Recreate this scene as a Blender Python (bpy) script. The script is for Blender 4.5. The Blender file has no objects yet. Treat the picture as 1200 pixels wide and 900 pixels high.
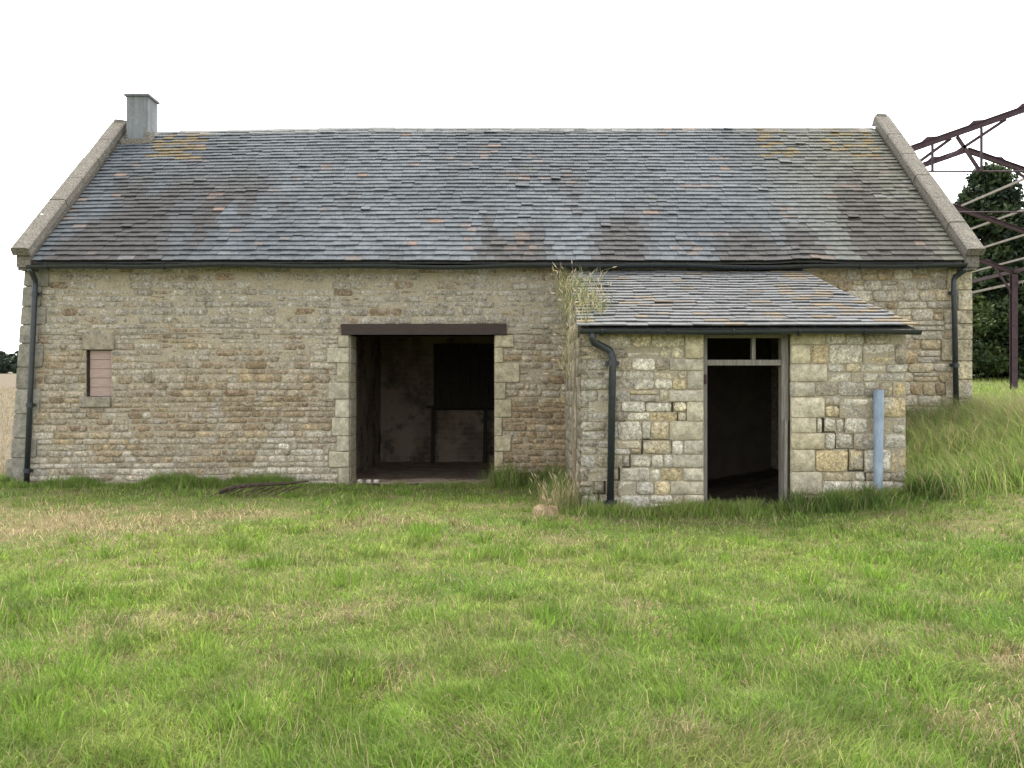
import bpy, math, random
import numpy as np
from mathutils import Vector

# ------------------------------------------------------------------ camera, sky, sun, exposure
scene = bpy.context.scene
COL = scene.collection
EYE, F = 1.6, 1050.0                     # eye height (m), focal length in pixels of the 1200 px wide photograph
cam_d = bpy.data.cameras.new('camera')
cam = bpy.data.objects.new('camera', cam_d); COL.objects.link(cam)
cam.location = (0, 0, EYE); cam.rotation_euler = (math.radians(90), 0, 0)
cam_d.sensor_width = 36.0; cam_d.lens = 36.0 * F / 1200.0
cam_d.clip_start = 0.05; cam_d.clip_end = 3000
scene.camera = cam

SUN_EL, SUN_AZ = math.radians(62), math.radians(8)      # sun stands behind the barn, high, veiled by thin cloud
world = bpy.data.worlds.new('World'); scene.world = world; world.use_nodes = True
wn = world.node_tree.nodes; wl = world.node_tree.links; wn.clear()
sky = wn.new('ShaderNodeTexSky'); sky.sky_type = 'NISHITA'; sky.sun_disc = False
sky.sun_elevation = SUN_EL; sky.sun_rotation = SUN_AZ
sky.air_density = 1.0; sky.dust_density = 1.5; sky.ozone_density = 1.0
hs = wn.new('ShaderNodeHueSaturation'); hs.inputs['Saturation'].default_value = 0.12
bg = wn.new('ShaderNodeBackground'); bg.inputs['Strength'].default_value = 0.15
wo = wn.new('ShaderNodeOutputWorld')
wl.new(sky.outputs[0], hs.inputs['Color']); wl.new(hs.outputs[0], bg.inputs[0]); wl.new(bg.outputs[0], wo.inputs[0])

sun_d = bpy.data.lights.new('sun', 'SUN'); sun_d.energy = 1.4; sun_d.angle = math.radians(30); sun_d.color = (1, .93, .80)
sun = bpy.data.objects.new('sun', sun_d); COL.objects.link(sun)
sdir = Vector((math.sin(SUN_AZ) * math.cos(SUN_EL), math.cos(SUN_AZ) * math.cos(SUN_EL), math.sin(SUN_EL)))
sun.rotation_euler = sdir.to_track_quat('Z', 'Y').to_euler(); sun.location = (0, 30, 40)

vs = scene.view_settings
vs.view_transform = 'Standard'; vs.look = 'None'; vs.gamma = 1.0; vs.exposure = 1.9; vs.use_curve_mapping = False

rng = random.Random(7)
nr = np.random.default_rng(11)

# ------------------------------------------------------------------ helpers
def px(x, y, Y):                          # photograph pixel at a known distance Y -> point
    return Vector(((x - 600) * Y / F, Y, EYE + (450 - y) * Y / F))

def sstep(a, b, v):
    t = np.clip((np.asarray(v, dtype=float) - a) / (b - a), 0, 1)
    return t * t * (3 - 2 * t)

_perm = np.random.default_rng(5).random((256, 256))
def vnoise(x, y, s=1.0, o=0.0):           # smooth value noise in 0..1
    x = np.asarray(x, dtype=float) * s + 37.3 + o; y = np.asarray(y, dtype=float) * s + 91.7 + o * 1.7
    xi = np.floor(x).astype(int); yi = np.floor(y).astype(int)
    fx = x - xi; fy = y - yi; fx = fx * fx * (3 - 2 * fx); fy = fy * fy * (3 - 2 * fy)
    g = lambda i, j: _perm[i % 256, j % 256]
    return (g(xi, yi) * (1 - fx) + g(xi + 1, yi) * fx) * (1 - fy) + (g(xi, yi + 1) * (1 - fx) + g(xi + 1, yi + 1) * fx) * fy
def fbm(x, y, s=1.0, o=0.0):
    return (vnoise(x, y, s, o) * .5 + vnoise(x, y, s * 2.1, o + 9) * .3 + vnoise(x, y, s * 4.3, o + 17) * .2)

def ground_h(x, y):
    x = np.asarray(x, dtype=float); y = np.asarray(y, dtype=float)
    r = sstep(2.5, 8.0, x)
    h = 1.05 * r * sstep(7, 14, y)
    h = h + r * (.011 * np.clip(y - 14, 0, 60) + .04 * np.clip(y - 40, 0, 25))
    h = h + (1 - r) * .0185 * np.clip(y - 22, 0, 400)
    h = h + .05 * (fbm(x, y, .6) - .5) * sstep(13.6, 12.4, y) + .10 * (vnoise(x, y, .22, 3) - .5) * sstep(12.5, 10, y)
    return h

class MB:
    def __init__(s): s.v = []; s.f = []; s.c = []
    def add(s, verts, faces, col=(.5, .5, .5)):
        b = len(s.v); s.v += [tuple(p) for p in verts]; s.f += [tuple(i + b for i in f) for f in faces]
        s.c += [col] * len(verts)
    def box(s, a, b, col=(.5, .5, .5)):
        x0, y0, z0 = a; x1, y1, z1 = b
        s.add([(x0, y0, z0), (x1, y0, z0), (x1, y1, z0), (x0, y1, z0), (x0, y0, z1), (x1, y0, z1), (x1, y1, z1), (x0, y1, z1)],
              [(0, 3, 2, 1), (4, 5, 6, 7), (0, 1, 5, 4), (1, 2, 6, 5), (2, 3, 7, 6), (3, 0, 4, 7)], col)
    def beam(s, p, q, w, h, col=(.5, .5, .5), up=(0, 0, 1)):
        p = Vector(p); q = Vector(q); d = (q - p).normalized(); u = Vector(up)
        if abs(d.dot(u)) > .98: u = Vector((0, 1, 0))
        r = d.cross(u).normalized() * (w / 2); t = r.cross(d).normalized() * (h / 2)
        s.add([p - r - t, p + r - t, p + r + t, p - r + t, q - r - t, q + r - t, q + r + t, q - r + t],
              [(0, 1, 2, 3), (7, 6, 5, 4), (0, 4, 5, 1), (1, 5, 6, 2), (2, 6, 7, 3), (3, 7, 4, 0)], col)
    def ibeam(s, p, q, w, h, t, col=(.5, .5, .5), up=(0, 0, 1)):
        p = Vector(p); q = Vector(q); d = (q - p).normalized(); u = Vector(up)
        if abs(d.dot(u)) > .98: u = Vector((0, 1, 0))
        r = d.cross(u).normalized(); v = r.cross(d).normalized()
        o = v * (h / 2 - t / 2)
        s.beam(p + o, q + o, w, t, col, v); s.beam(p - o, q - o, w, t, col, v); s.beam(p, q, t, h - 2 * t - .004, col, v)
    def tube(s, pts, rad, n=10, col=(.5, .5, .5), cap=True, jit=0):
        pts = [Vector(p) for p in pts]; rads = rad if isinstance(rad, (list, tuple)) else [rad] * len(pts)
        rings = []; ref = None
        for i, p in enumerate(pts):
            d = ((pts[min(i + 1, len(pts) - 1)] - pts[max(i - 1, 0)])).normalized()
            if ref is None: ref = Vector((0, 1, 0)) if abs(d.y) < .9 else Vector((1, 0, 0))
            a = d.cross(ref).normalized(); b = a.cross(d).normalized(); ref = b
            rings.append([p + (a * math.cos(2 * math.pi * k / n) + b * math.sin(2 * math.pi * k / n)) * rads[i] * (1 + (rng.uniform(-jit, jit) if jit else 0)) for k in range(n)])
        vv = [q for r_ in rings for q in r_]; ff = []
        for i in range(len(pts) - 1):
            for k in range(n):
                ff.append((i * n + k, i * n + (k + 1) % n, (i + 1) * n + (k + 1) % n, (i + 1) * n + k))
        if cap: ff += [tuple(reversed(range(n))), tuple(range((len(pts) - 1) * n, len(pts) * n))]
        s.add(vv, ff, col)
    def build(s, name, mat, parent=None, kind=None, smooth=False):
        me = bpy.data.meshes.new(name); me.from_pydata(s.v, [], s.f)
        at = me.attributes.new('col', 'FLOAT_COLOR', 'POINT')
        at.data.foreach_set('color', np.array([(c[0], c[1], c[2], 1) for c in s.c], dtype=np.float32).ravel())
        if smooth: me.polygons.foreach_set('use_smooth', [True] * len(me.polygons))
        me.materials.append(mat); me.update()
        o = bpy.data.objects.new(name, me); COL.objects.link(o)
        if parent: o.parent = parent; o.matrix_parent_inverse = parent.matrix_world.inverted() if False else o.matrix_parent_inverse
        if parent:
            off = root_loc(parent)
            if off.length > 0: me.transform(__import__('mathutils').Matrix.Translation(-off))
        if kind: o['kind'] = kind
        return o

def root_loc(o):                          # world position of an object whose chain is only translated
    p = Vector((0, 0, 0))
    while o is not None:
        p += Vector(o.location); o = o.parent
    return p

def tag(o, label, cat, group=None):
    o['label'] = label; o['category'] = cat
    if group: o['group'] = group
    return o

def thing(name, loc, label, cat, group=None):
    o = bpy.data.objects.new(name, None); COL.objects.link(o); o.location = loc; o.empty_display_size = .3
    return tag(o, label, cat, group)

def np_mesh(name, V, C, quads=None, tris=None, mat=None, parent=None, kind=None):
    """fast mesh from numpy arrays; V (n,3), C (n,3), quads (m,4), tris (k,3)"""
    me = bpy.data.meshes.new(name)
    if parent: V = V - np.array(root_loc(parent))
    me.vertices.add(len(V)); me.vertices.foreach_set('co', V.astype(np.float32).ravel())
    parts = []; starts = []; n = 0
    if quads is not None and len(quads): parts.append(quads.ravel()); starts.append(np.arange(len(quads)) * 4); n = len(quads) * 4
    if tris is not None and len(tris): parts.append(tris.ravel()); starts.append(np.arange(len(tris)) * 3 + n)
    idx = np.concatenate(parts).astype(np.int32); st = np.concatenate(starts).astype(np.int32)
    me.loops.add(len(idx)); me.loops.foreach_set('vertex_index', idx)
    me.polygons.add(len(st)); me.polygons.foreach_set('loop_start', st)
    me.update(calc_edges=True)
    at = me.attributes.new('col', 'FLOAT_COLOR', 'POINT')
    at.data.foreach_set('color', np.concatenate([C, np.ones((len(C), 1))], 1).astype(np.float32).ravel())
    me.polygons.foreach_set('use_smooth', np.ones(len(st), dtype=bool))
    me.materials.append(mat); me.update()
    o = bpy.data.objects.new(name, me); COL.objects.link(o)
    if parent: o.parent = parent
    if kind: o['kind'] = kind
    return o

# ------------------------------------------------------------------ materials
class NT:
    def __init__(s, name):
        s.m = bpy.data.materials.new(name); s.m.use_nodes = True; s.t = s.m.node_tree; s.t.nodes.clear()
        s.out = s.t.nodes.new('ShaderNodeOutputMaterial')
        s.pos = s.n('ShaderNodeNewGeometry').outputs['Position']
    def n(s, typ, **kw):
        nd = s.t.nodes.new(typ)
        for k, v in kw.items(): setattr(nd, k, v)
        return nd
    def l(s, a, b): s.t.links.new(a, b)
    def noise(s, scale, detail=4, rough=.6, vec=None, stretch=None):
        nd = s.n('ShaderNodeTexNoise'); nd.inputs['Scale'].default_value = scale; nd.inputs['Detail'].default_value = detail; nd.inputs['Roughness'].default_value = rough
        v = vec or s.pos
        if stretch:
            mp = s.n('ShaderNodeMapping'); mp.inputs['Scale'].default_value = stretch; s.l(v, mp.inputs[0]); v = mp.outputs[0]
        s.l(v, nd.inputs['Vector']); return nd.outputs['Fac']
    def ramp(s, fac, stops):
        nd = s.n('ShaderNodeValToRGB'); e = nd.color_ramp.elements
        while len(e) < len(stops): e.new(.5)
        for i, (p, c) in enumerate(stops):
            e[i].position = p; e[i].color = (*c, 1) if isinstance(c, (tuple, list)) else (c, c, c, 1)
        s.l(fac, nd.inputs[0]); return nd.outputs[0]
    def mix(s, fac, a, b, blend='MIX'):
        nd = s.n('ShaderNodeMix', data_type='RGBA', blend_type=blend)
        for sock, v in ((nd.inputs[0], fac), (nd.inputs[6], a), (nd.inputs[7], b)):
            if isinstance(v, (int, float)): sock.default_value = v
            elif isinstance(v, (tuple, list)): sock.default_value = (*v, 1)
            else: s.l(v, sock)
        return nd.outputs[2]
    def attr(s, name='col'):
        nd = s.n('ShaderNodeAttribute', attribute_name=name); return nd.outputs['Color']
    def finish(s, col, rough=.85, bump=None, bstr=.5, bdist=.01, spec=.3, metal=0):
        b = s.n('ShaderNodeBsdfPrincipled')
        for nm, v in (('Base Color', col), ('Roughness', rough)):
            if isinstance(v, (int, float)): b.inputs[nm].default_value = v
            elif isinstance(v, (tuple, list)): b.inputs[nm].default_value = (*v, 1)
            else: s.l(v, b.inputs[nm])
        b.inputs['Specular IOR Level'].default_value = spec; b.inputs['Metallic'].default_value = metal
        if bump is not None:
            bn = s.n('ShaderNodeBump'); bn.inputs['Strength'].default_value = bstr; bn.inputs['Distance'].default_value = bdist
            s.l(bump, bn.inputs['Height']); s.l(bn.outputs[0], b.inputs['Normal'])
        s.l(b.outputs[0], s.out.inputs[0]); return s.m

def stone_material(name, lich_a=.56, lich_amt=.7, fine=1.0, bstr=.9):
    F_ = lambda v: 1 + (v - 1) * fine
    t = NT(name)
    c = t.mix(1.0, t.attr(), (.95, .935, .885), 'MULTIPLY')
    big = t.ramp(t.noise(9, 5, .65), [(.3, .62), (.7, 1.25)])
    c = t.mix(1.0, c, big, 'MULTIPLY')
    fine_n = t.noise(55, 5, .75)
    c = t.mix(1.0, c, t.ramp(fine_n, [(.32, F_(.5)), (.5, 1.0), (.68, F_(1.5))]), 'MULTIPLY')
    # pale grey crust lichen, sparse ochre, dark specks of their own shape
    m1 = t.ramp(t.noise(3.1, 8, .72), [(lich_a, 0.0), (lich_a + .10, lich_amt)])
    c = t.mix(m1, c, t.mix(fine_n, (.27, .25, .215), (.64, .605, .55)))
    mid_n = t.noise(24, 4, .7)
    c = t.mix(1.0, c, t.ramp(mid_n, [(.34, F_(.58)), (.5, 1.0), (.66, F_(1.38))]), 'MULTIPLY')
    m2 = t.ramp(t.noise(6.3, 6, .7, stretch=(1, 1, 1.4)), [(.66, 0.0), (.72, .55)])
    c = t.mix(m2, c, (.42, .30, .12))
    m3 = t.ramp(t.noise(21, 6, .8), [(.60, 0.0), (.68, .75)])
    c = t.mix(m3 if fine > .9 else t.mix(.6, m3, (0, 0, 0)), c, (.085, .078, .066))
    return t.finish(c, .92, t.noise(34, 8, .75), bstr, .014, .2)

M = {}
M['stone'] = stone_material('rubble_limestone', .525, .62)
M['ashlar'] = stone_material('dressed_limestone', .60, .3, .45, bstr=.3)
def mortar():
    t = NT('lime_mortar')
    c = t.mix(t.noise(4, 6, .7), (.30, .255, .18), (.52, .455, .335))
    c = t.mix(t.ramp(t.noise(45, 4, .7), [(.35, .6), (.55, 0.0)]), c, (.15, .13, .105))
    return t.finish(c, .95, t.noise(60, 6, .7), .8, .01, .1)
M['mortar'] = mortar()
def core():
    t = NT('rubble_core')
    c = t.mix(t.noise(5, 6, .7), (.04, .034, .028), (.11, .09, .07))
    return t.finish(c, .95, t.noise(18, 6, .7), .8, .02, .1)
M['core'] = core()
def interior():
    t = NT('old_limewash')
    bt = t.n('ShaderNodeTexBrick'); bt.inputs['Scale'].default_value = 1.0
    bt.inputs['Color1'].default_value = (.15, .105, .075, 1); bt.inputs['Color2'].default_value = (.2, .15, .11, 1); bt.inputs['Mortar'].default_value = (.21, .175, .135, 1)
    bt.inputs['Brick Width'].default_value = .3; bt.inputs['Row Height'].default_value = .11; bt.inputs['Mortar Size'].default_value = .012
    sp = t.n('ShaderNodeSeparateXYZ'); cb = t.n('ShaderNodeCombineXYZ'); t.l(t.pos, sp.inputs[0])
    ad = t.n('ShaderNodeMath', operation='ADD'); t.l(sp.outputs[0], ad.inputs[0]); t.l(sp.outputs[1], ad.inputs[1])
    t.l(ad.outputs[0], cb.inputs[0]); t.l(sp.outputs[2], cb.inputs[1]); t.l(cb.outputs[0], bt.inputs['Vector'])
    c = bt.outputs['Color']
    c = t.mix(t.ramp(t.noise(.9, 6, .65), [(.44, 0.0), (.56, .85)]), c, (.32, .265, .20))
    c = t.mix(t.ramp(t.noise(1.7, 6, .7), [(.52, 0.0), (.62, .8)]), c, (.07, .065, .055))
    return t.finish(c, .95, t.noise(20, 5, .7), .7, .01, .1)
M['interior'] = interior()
def tile_mat():
    t = NT('stone_slate')
    c = t.attr()
    c = t.mix(1.0, c, t.ramp(t.noise(7, 6, .7), [(.3, .7), (.7, 1.25)]), 'MULTIPLY')
    c = t.mix(1.0, c, t.ramp(t.noise(60, 5, .75), [(.3, .55), (.5, 1.0), (.7, 1.5)]), 'MULTIPLY')
    c = t.mix(t.ramp(t.noise(12, 7, .75), [(.62, 0.0), (.72, .5)]), c, (.14, .14, .125))
    c = t.mix(t.ramp(t.noise(2.3, 8, .72), [(.62, 0.0), (.70, .5)]), c, (.12, .115, .065))
    return t.finish(c, t.ramp(t.noise(30, 3), [(.3, .7), (.7, .9)]), t.noise(40, 6, .7), .5, .006, .15)
M['tile'] = tile_mat()
def coping_mat():
    t = NT('coping_limestone')
    n = t.noise(38, 5, .75)
    c = t.ramp(n, [(.34, (.05, .046, .040)), (.48, (.145, .13, .108)), (.66, (.27, .25, .215))])
    c = t.mix(t.ramp(t.noise(4.2, 8, .72), [(.56, 0.0), (.66, .75)]), c, (.25, .235, .18))
    c = t.mix(t.ramp(t.noise(9, 4, .6), [(.70, 0.0), (.74, .9)]), c, (.75, .75, .72))
    return t.finish(c, .9, t.noise(45, 6, .75), .8, .01, .25)
M['coping'] = coping_mat()
def render_mat():
    t = NT('chimney_render')
    c = t.mix(t.noise(3, 6, .65), (.15, .16, .17), (.25, .262, .275))
    c = t.mix(t.ramp(t.noise(2, 6, .7, stretch=(6, 6, .5)), [(.45, 0.0), (.65, .7)]), c, (.10, .098, .09))
    c = t.mix(t.ramp(t.noise(14, 6, .75), [(.56, 0.0), (.66, .6)]), c, (.34, .33, .29))
    return t.finish(c, .9, t.noise(50, 5, .7), .4, .006, .25)
M['render'] = render_mat()
def simple(name, a, b, scale, rough=.6, spec=.4, bstr=.3, stretch=None, bdist=.004, metal=0):
    t = NT(name)
    n = t.noise(scale, 6, .68, stretch=stretch)
    return t.finish(t.mix(t.ramp(n, [(.3, 0.0), (.7, 1.0)]), a, b), rough, n, bstr, bdist, spec, metal)
M['gutter'] = simple('black_cast_iron', (.014, .018, .02), (.032, .038, .042), 14, .42, .5, .2)
M['rust'] = simple('red_oxide_steel', (.036, .02, .026), (.085, .05, .06), 7, .7, .3, .4)
M['purlin'] = simple('weathered_timber_purlin', (.20, .175, .155), (.34, .305, .28), 5, .8, .2, .3)
M['lintel'] = simple('brown_timber_lintel', (.028, .018, .015), (.065, .046, .040), 6, .75, .3, .5, (1, 4, 14), .008)
M['frame_wood'] = simple('grey_weathered_wood', (.13, .115, .095), (.30, .275, .24), 5, .85, .2, .6, (14, 14, 1), .006)
M['board'] = simple('faded_pink_board', (.31, .225, .19), (.45, .345, .30), 4, .85, .2, .5, (2, 2, 22), .006)
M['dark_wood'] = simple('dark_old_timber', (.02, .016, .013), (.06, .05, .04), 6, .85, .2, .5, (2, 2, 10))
M['pale_wood'] = simple('pale_dusty_timber', (.2, .17, .14), (.34, .3, .26), 6, .85, .2, .5, (8, 8, 1))
M['blue_pipe'] = simple('pale_blue_grey_plastic', (.16, .21, .27), (.30, .36, .42), 5, .55, .4, .15, (3, 3, .8))
M['earth'] = simple('trodden_earth', (.20, .15, .11), (.40, .32, .25), 3.5, .95, .1, 1.0, None, .05)
M['bark'] = simple('tree_bark', (.035, .028, .02), (.09, .07, .05), 8, .9, .15, .8, (4, 4, 1), .02)
M['stem'] = simple('dead_pale_stem', (.14, .11, .075), (.28, .23, .165), 12, .9, .15, .6, (6, 6, 1), .006)

def leaf_mat(name, trans=.35, rough=.6, var=.25):
    t = NT(name); c = t.attr()
    n = t.noise(3, 3, .6)
    c = t.mix(1.0, c, t.ramp(n, [(.3, 1 - var), (.7, 1 + var)]), 'MULTIPLY')
    b = t.n('ShaderNodeBsdfPrincipled'); t.l(c, b.inputs['Base Color']); b.inputs['Roughness'].default_value = rough; b.inputs['Specular IOR Level'].default_value = .25
    tr = t.n('ShaderNodeBsdfTranslucent'); t.l(c, tr.inputs[0])
    mx = t.n('ShaderNodeMixShader'); mx.inputs[0].default_value = trans
    t.l(b.outputs[0], mx.inputs[1]); t.l(tr.outputs[0], mx.inputs[2]); t.l(mx.outputs[0], t.out.inputs[0])
    return t.m
M['grass'] = leaf_mat('grass_blade', .5, .5, .2)
M['leaf'] = leaf_mat('tree_leaf', .22, .6, .3)

def ground_mat():
    t = NT('field_ground')
    sp = t.n('ShaderNodeSeparateXYZ'); t.l(t.pos, sp.inputs[0])
    n = t.noise(2.2, 8, .7); n2 = t.noise(14, 6, .75)
    green = t.mix(n, (.06, .085, .02), (.12, .155, .04))
    thatch = t.mix(n2, (.10, .085, .04), (.25, .205, .11))
    c = t.mix(t.ramp(t.noise(.8, 7, .7), [(.42, 0.0), (.62, 1.0)]), green, thatch)
    # stubble field: everything beyond the barn line on the west side
    my = t.n('ShaderNodeMapRange'); my.inputs[1].default_value = 14.6; my.inputs[2].default_value = 16.0; t.l(sp.outputs[1], my.inputs[0])
    mx_ = t.n('ShaderNodeMapRange'); mx_.inputs[1].default_value = 6.5; mx_.inputs[2].default_value = 5.5; t.l(sp.outputs[0], mx_.inputs[0])
    mm = t.n('ShaderNodeMath', operation='MULTIPLY'); t.l(my.outputs[0], mm.inputs[0]); t.l(mx_.outputs[0], mm.inputs[1])
    stub = t.mix(t.noise(1.2, 8, .7, stretch=(3, .6, 1)), (.085, .07, .045), (.17, .14, .10))
    c = t.mix(mm.outputs[0], c, stub)
    # worn pale dry patches on the yard side east of the barn
    return t.finish(c, .95, n2, .8, .03, .1)
M['ground'] = ground_mat()
M['dark_earth'] = simple('shade_darkened_earth', (.03, .024, .018), (.08, .062, .046), 3.5, .95, .1, 1.0, None, .05)  # earth colour darkened to put the shed's interior shade into the floor

# ------------------------------------------------------------------ ground
YF = 14.2                                  # front face of the barn
BX0, BX1, BY1 = -7.73, 7.30, 20.6
LY = 11.2                                  # front face of the lean-to shed
LX0, LX1 = .853, 4.93
xs = np.concatenate([np.linspace(-420, -30, 26)[:-1], np.arange(-30, 40.01, .3), np.linspace(40, 420, 26)[1:]])
ys = np.concatenate([np.linspace(-80, -8, 12)[:-1], np.arange(-8, 60.01, .3), np.linspace(60, 900, 40)[1:]])
GX, GY = np.meshgrid(xs, ys)
GZ = ground_h(GX, GY)
inside = (GX > BX0 + .25) & (GX < BX1 - .25) & (GY > YF + .25) & (GY < BY1 - .25)
GZ = np.where(inside, -.5, GZ)
n_y, n_x = GX.shape
ii = np.arange((n_y - 1) * (n_x - 1)); r_ = ii // (n_x - 1); c_ = ii % (n_x - 1); b_ = r_ * n_x + c_
quads = np.stack([b_, b_ + 1, b_ + n_x + 1, b_ + n_x], 1)
g = np_mesh('ground', np.stack([GX.ravel(), GY.ravel(), GZ.ravel()], 1), np.full((GX.size, 3), .2), quads, None, M['ground'])
g['kind'] = 'structure'

# ------------------------------------------------------------------ stonework
def stone_geo(mb, o, U, V, N, u0, u1, v0, v1, prot, col, gap=.007, depth=.07, round_=.25, rough=1.0):
    """one worn block on a wall: o origin, U/V/N wall axes"""
    w = u1 - u0; h = v1 - v0; k = min(w, h)
    r = min(k * round_, .035); bev = min(.012, k * .12)
    a0, a1, c0, c1 = u0 + gap, u1 - gap, v0 + gap, v1 - gap
    j = lambda: rng.uniform(-1, 1) * min(.006, k * .05) * rough
    pts = [(a0 + r, c0), (a1 - r, c0), (a1, c0 + r), (a1, c1 - r), (a1 - r, c1), (a0 + r, c1), (a0, c1 - r), (a0, c0 + r)]
    pts = [(p + j(), q + j()) for p, q in pts]
    mu, mv = (u0 + u1) / 2, (v0 + v1) / 2
    P = lambda u, v, n: o + U * u + V * v + N * n
    vv = [P(u, v, -depth) for u, v in pts] + [P(u, v, prot - bev) for u, v in pts]
    ins = lambda u, v: (mu + (u - mu) * (1 - 2 * bev / max(w, .05)), mv + (v - mv) * (1 - 2 * bev / max(h, .05)))
    vv += [P(*ins(u, v), prot + rng.uniform(-.006, .004) * rough) for u, v in pts] + [P(mu, mv, prot + rng.uniform(-.004, .009) * rough)]
    ff = []
    for i in range(8):
        k2 = (i + 1) % 8
        ff += [(i, k2, 8 + k2, 8 + i), (8 + i, 8 + k2, 16 + k2, 16 + i), (16 + i, 16 + k2, 24)]
    mb.add(vv, ff, col)

def courses(v0, v1, keys, hmin, hmax):
    ks = sorted({v0, v1, *[k for k in keys if v0 < k < v1]}); out = []
    for a, b in zip(ks, ks[1:]):
        n = max(1, round((b - a) / rng.uniform(hmin, hmax))); hs_ = [rng.uniform(.7, 1.3) for _ in range(n)]; t = sum(hs_); y = a
        for q in hs_: out.append((y, y + q / t * (b - a))); y += q / t * (b - a)
    return out

def lay(cs, left, right, holes, wmin, wmax, crack=None, split=.12):
    """cells (u0,u1,v0,v1,trim_bottom,crack_side)"""
    cells = []
    for a, b in cs:
        m = (a + b) / 2; spans = [(left(m), right(m))]
        for (h0, h1, k0, k1) in holes:
            if k0 < m < k1:
                ns = []
                for s0, s1 in spans:
                    if h1 <= s0 or h0 >= s1: ns.append((s0, s1)); continue
                    if h0 > s0 + .02: ns.append((s0, h0))
                    if h1 < s1 - .02: ns.append((h1, s1))
                spans = ns
        ck = crack(m) if crack else None
        if ck is not None:
            ns = []
            for s0, s1 in spans:
                if s0 + .08 < ck < s1 - .08: ns += [(s0, ck), (ck, s1)]
                else: ns.append((s0, s1))
            spans = ns
        for s0, s1 in spans:
            u = s0
            while u < s1 - 1e-4:
                w = rng.uniform(wmin, wmax) * (1 if rng.random() > .15 else .6)
                e = u + w
                if s1 - e < wmin * .6: e = s1
                hh = b - a
                g0 = rng.uniform(.007, .017) if (ck is not None and abs(u - ck) < 1e-6) else 0
                g1 = rng.uniform(.007, .017) if (ck is not None and abs(e - ck) < 1e-6) else 0
                if hh > .15 and rng.random() < split and e - u > .15:
                    q = a + hh * rng.uniform(.4, .6)
                    cells.append((u + g0, e - g1, a, q)); cells.append((u + g0, e - g1, q, b))
                else: cells.append((u + g0, e - g1, a, b))
                u = e
    return cells

def mixc(a, b, t): return tuple(a[i] * (1 - t) + b[i] * t for i in range(3))
def scale(c, k): return tuple(x * k for x in c)
GREY, BUFF, OCHRE, BROWN, PALE = (.395, .36, .31), (.42, .36, .28), (.41, .31, .185), (.27, .195, .128), (.58, .54, .47)
def main_col(u, v):
    n = float(fbm(u, v, .7)); n2 = float(fbm(u, v, 1.9, 40)); r = rng.random()
    c = mixc(BUFF, GREY, min(1, max(0, (v - 1.4) / 1.2 + (n - .5) * 1.6)))
    if v < 2.1 + 2.4 * (n2 - .5) and r < .40 + (n2 - .5): c = mixc(c, OCHRE, rng.uniform(.2, .75))
    if -5.9 < u < -2.9 and .9 < v < 2.2 and rng.random() < .4: c = mixc(c, BROWN, rng.uniform(.2, .65))
    if v < .75 + 2.6 * (n - .5) and u < -2.6 and n2 > .40: c = mixc(c, PALE, rng.uniform(.3, .9))
    if -.2 < u < 1.0 and v < 1.35: c = mixc(mixc(OCHRE, BROWN, rng.uniform(.2, .9)), c, .15)
    if rng.random() < .12: c = mixc(c, BROWN, rng.uniform(.4, .9))
    if u > 4: c = mixc(c, rng.choice([(.52, .43, .28), (.46, .42, .35), (.40, .31, .19), (.56, .51, .42)]), .75)
    return scale(c, rng.uniform(.80, 1.12))
def lean_col(u, v):
    n = float(fbm(u, v, 1.3, 60)); r = rng.random()
    c = mixc((.55, .51, .425), (.41, .39, .345), min(1, max(0, (n - .35) * 2.4)))
    if r < .28: c = mixc(c, (.54, .42, .225), rng.uniform(.3, .8))
    elif r < .42: c = mixc(c, PALE, .7)
    elif r < .52: c = mixc(c, (.26, .21, .15), .6)
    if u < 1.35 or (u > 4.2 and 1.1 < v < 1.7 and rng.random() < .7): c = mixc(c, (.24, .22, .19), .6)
    if 1.9 < u < 2.42 and v > 1.2: c = mixc(c, (.60, .51, .32), .5)
    return scale(c, rng.uniform(.92, 1.25))

def rect_walls(mb, u0, u1, v0, v1, holes, y0, y1, col=(.2, .2, .2)):
    us = sorted({u0, u1, *[h for q in holes for h in q[:2]]}); vs_ = sorted({v0, v1, *[h for q in holes for h in q[2:]]})
    us = [u for u in us if u0 <= u <= u1]; vs_ = [v for v in vs_ if v0 <= v <= v1]
    for a, b in zip(us, us[1:]):
        for c, d in zip(vs_, vs_[1:]):
            mu, mv = (a + b) / 2, (c + d) / 2
            if not any(q[0] < mu < q[1] and q[2] < mv < q[3] for q in holes): mb.box((a, y0, c), (b, y1, d), col)

# ------------------------------------------------------------------ the barn
barn = thing('stone_barn', (0, 17.4, 0), 'long stone barn with sagging stone slate roof and wide dark doorway', 'barn')
XU, ZU, NF = Vector((1, 0, 0)), Vector((0, 0, 1)), Vector((0, -1, 0))
OPN = (-2.58, -.27, -.3, 2.38)             # the cart doorway
WIN = (-6.76, -6.36, 1.40, 2.14)           # the boarded window
WT = .6
TOP = 3.44
lx = lambda v: -7.73 - .075 * max(0, TOP - v)       # the west corner leans out towards its foot
wall = MB()
rect_walls(wall, -7.70, 7.26, -.3, TOP + .02, [OPN, WIN], YF + .05, YF + WT, (.2, .18, .15))
wall.add([(-7.70, YF + .05, -.3), (-8.0, YF + .05, -.3), (-7.70, YF + .05, TOP), (-7.70, YF + WT, -.3), (-8.0, YF + WT, -.3), (-7.70, YF + WT, TOP)],
         [(0, 2, 1), (3, 4, 5), (1, 2, 5, 4)], (.2, .18, .15))
front_wall = wall.build('wall', M['core'], barn)
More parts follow.
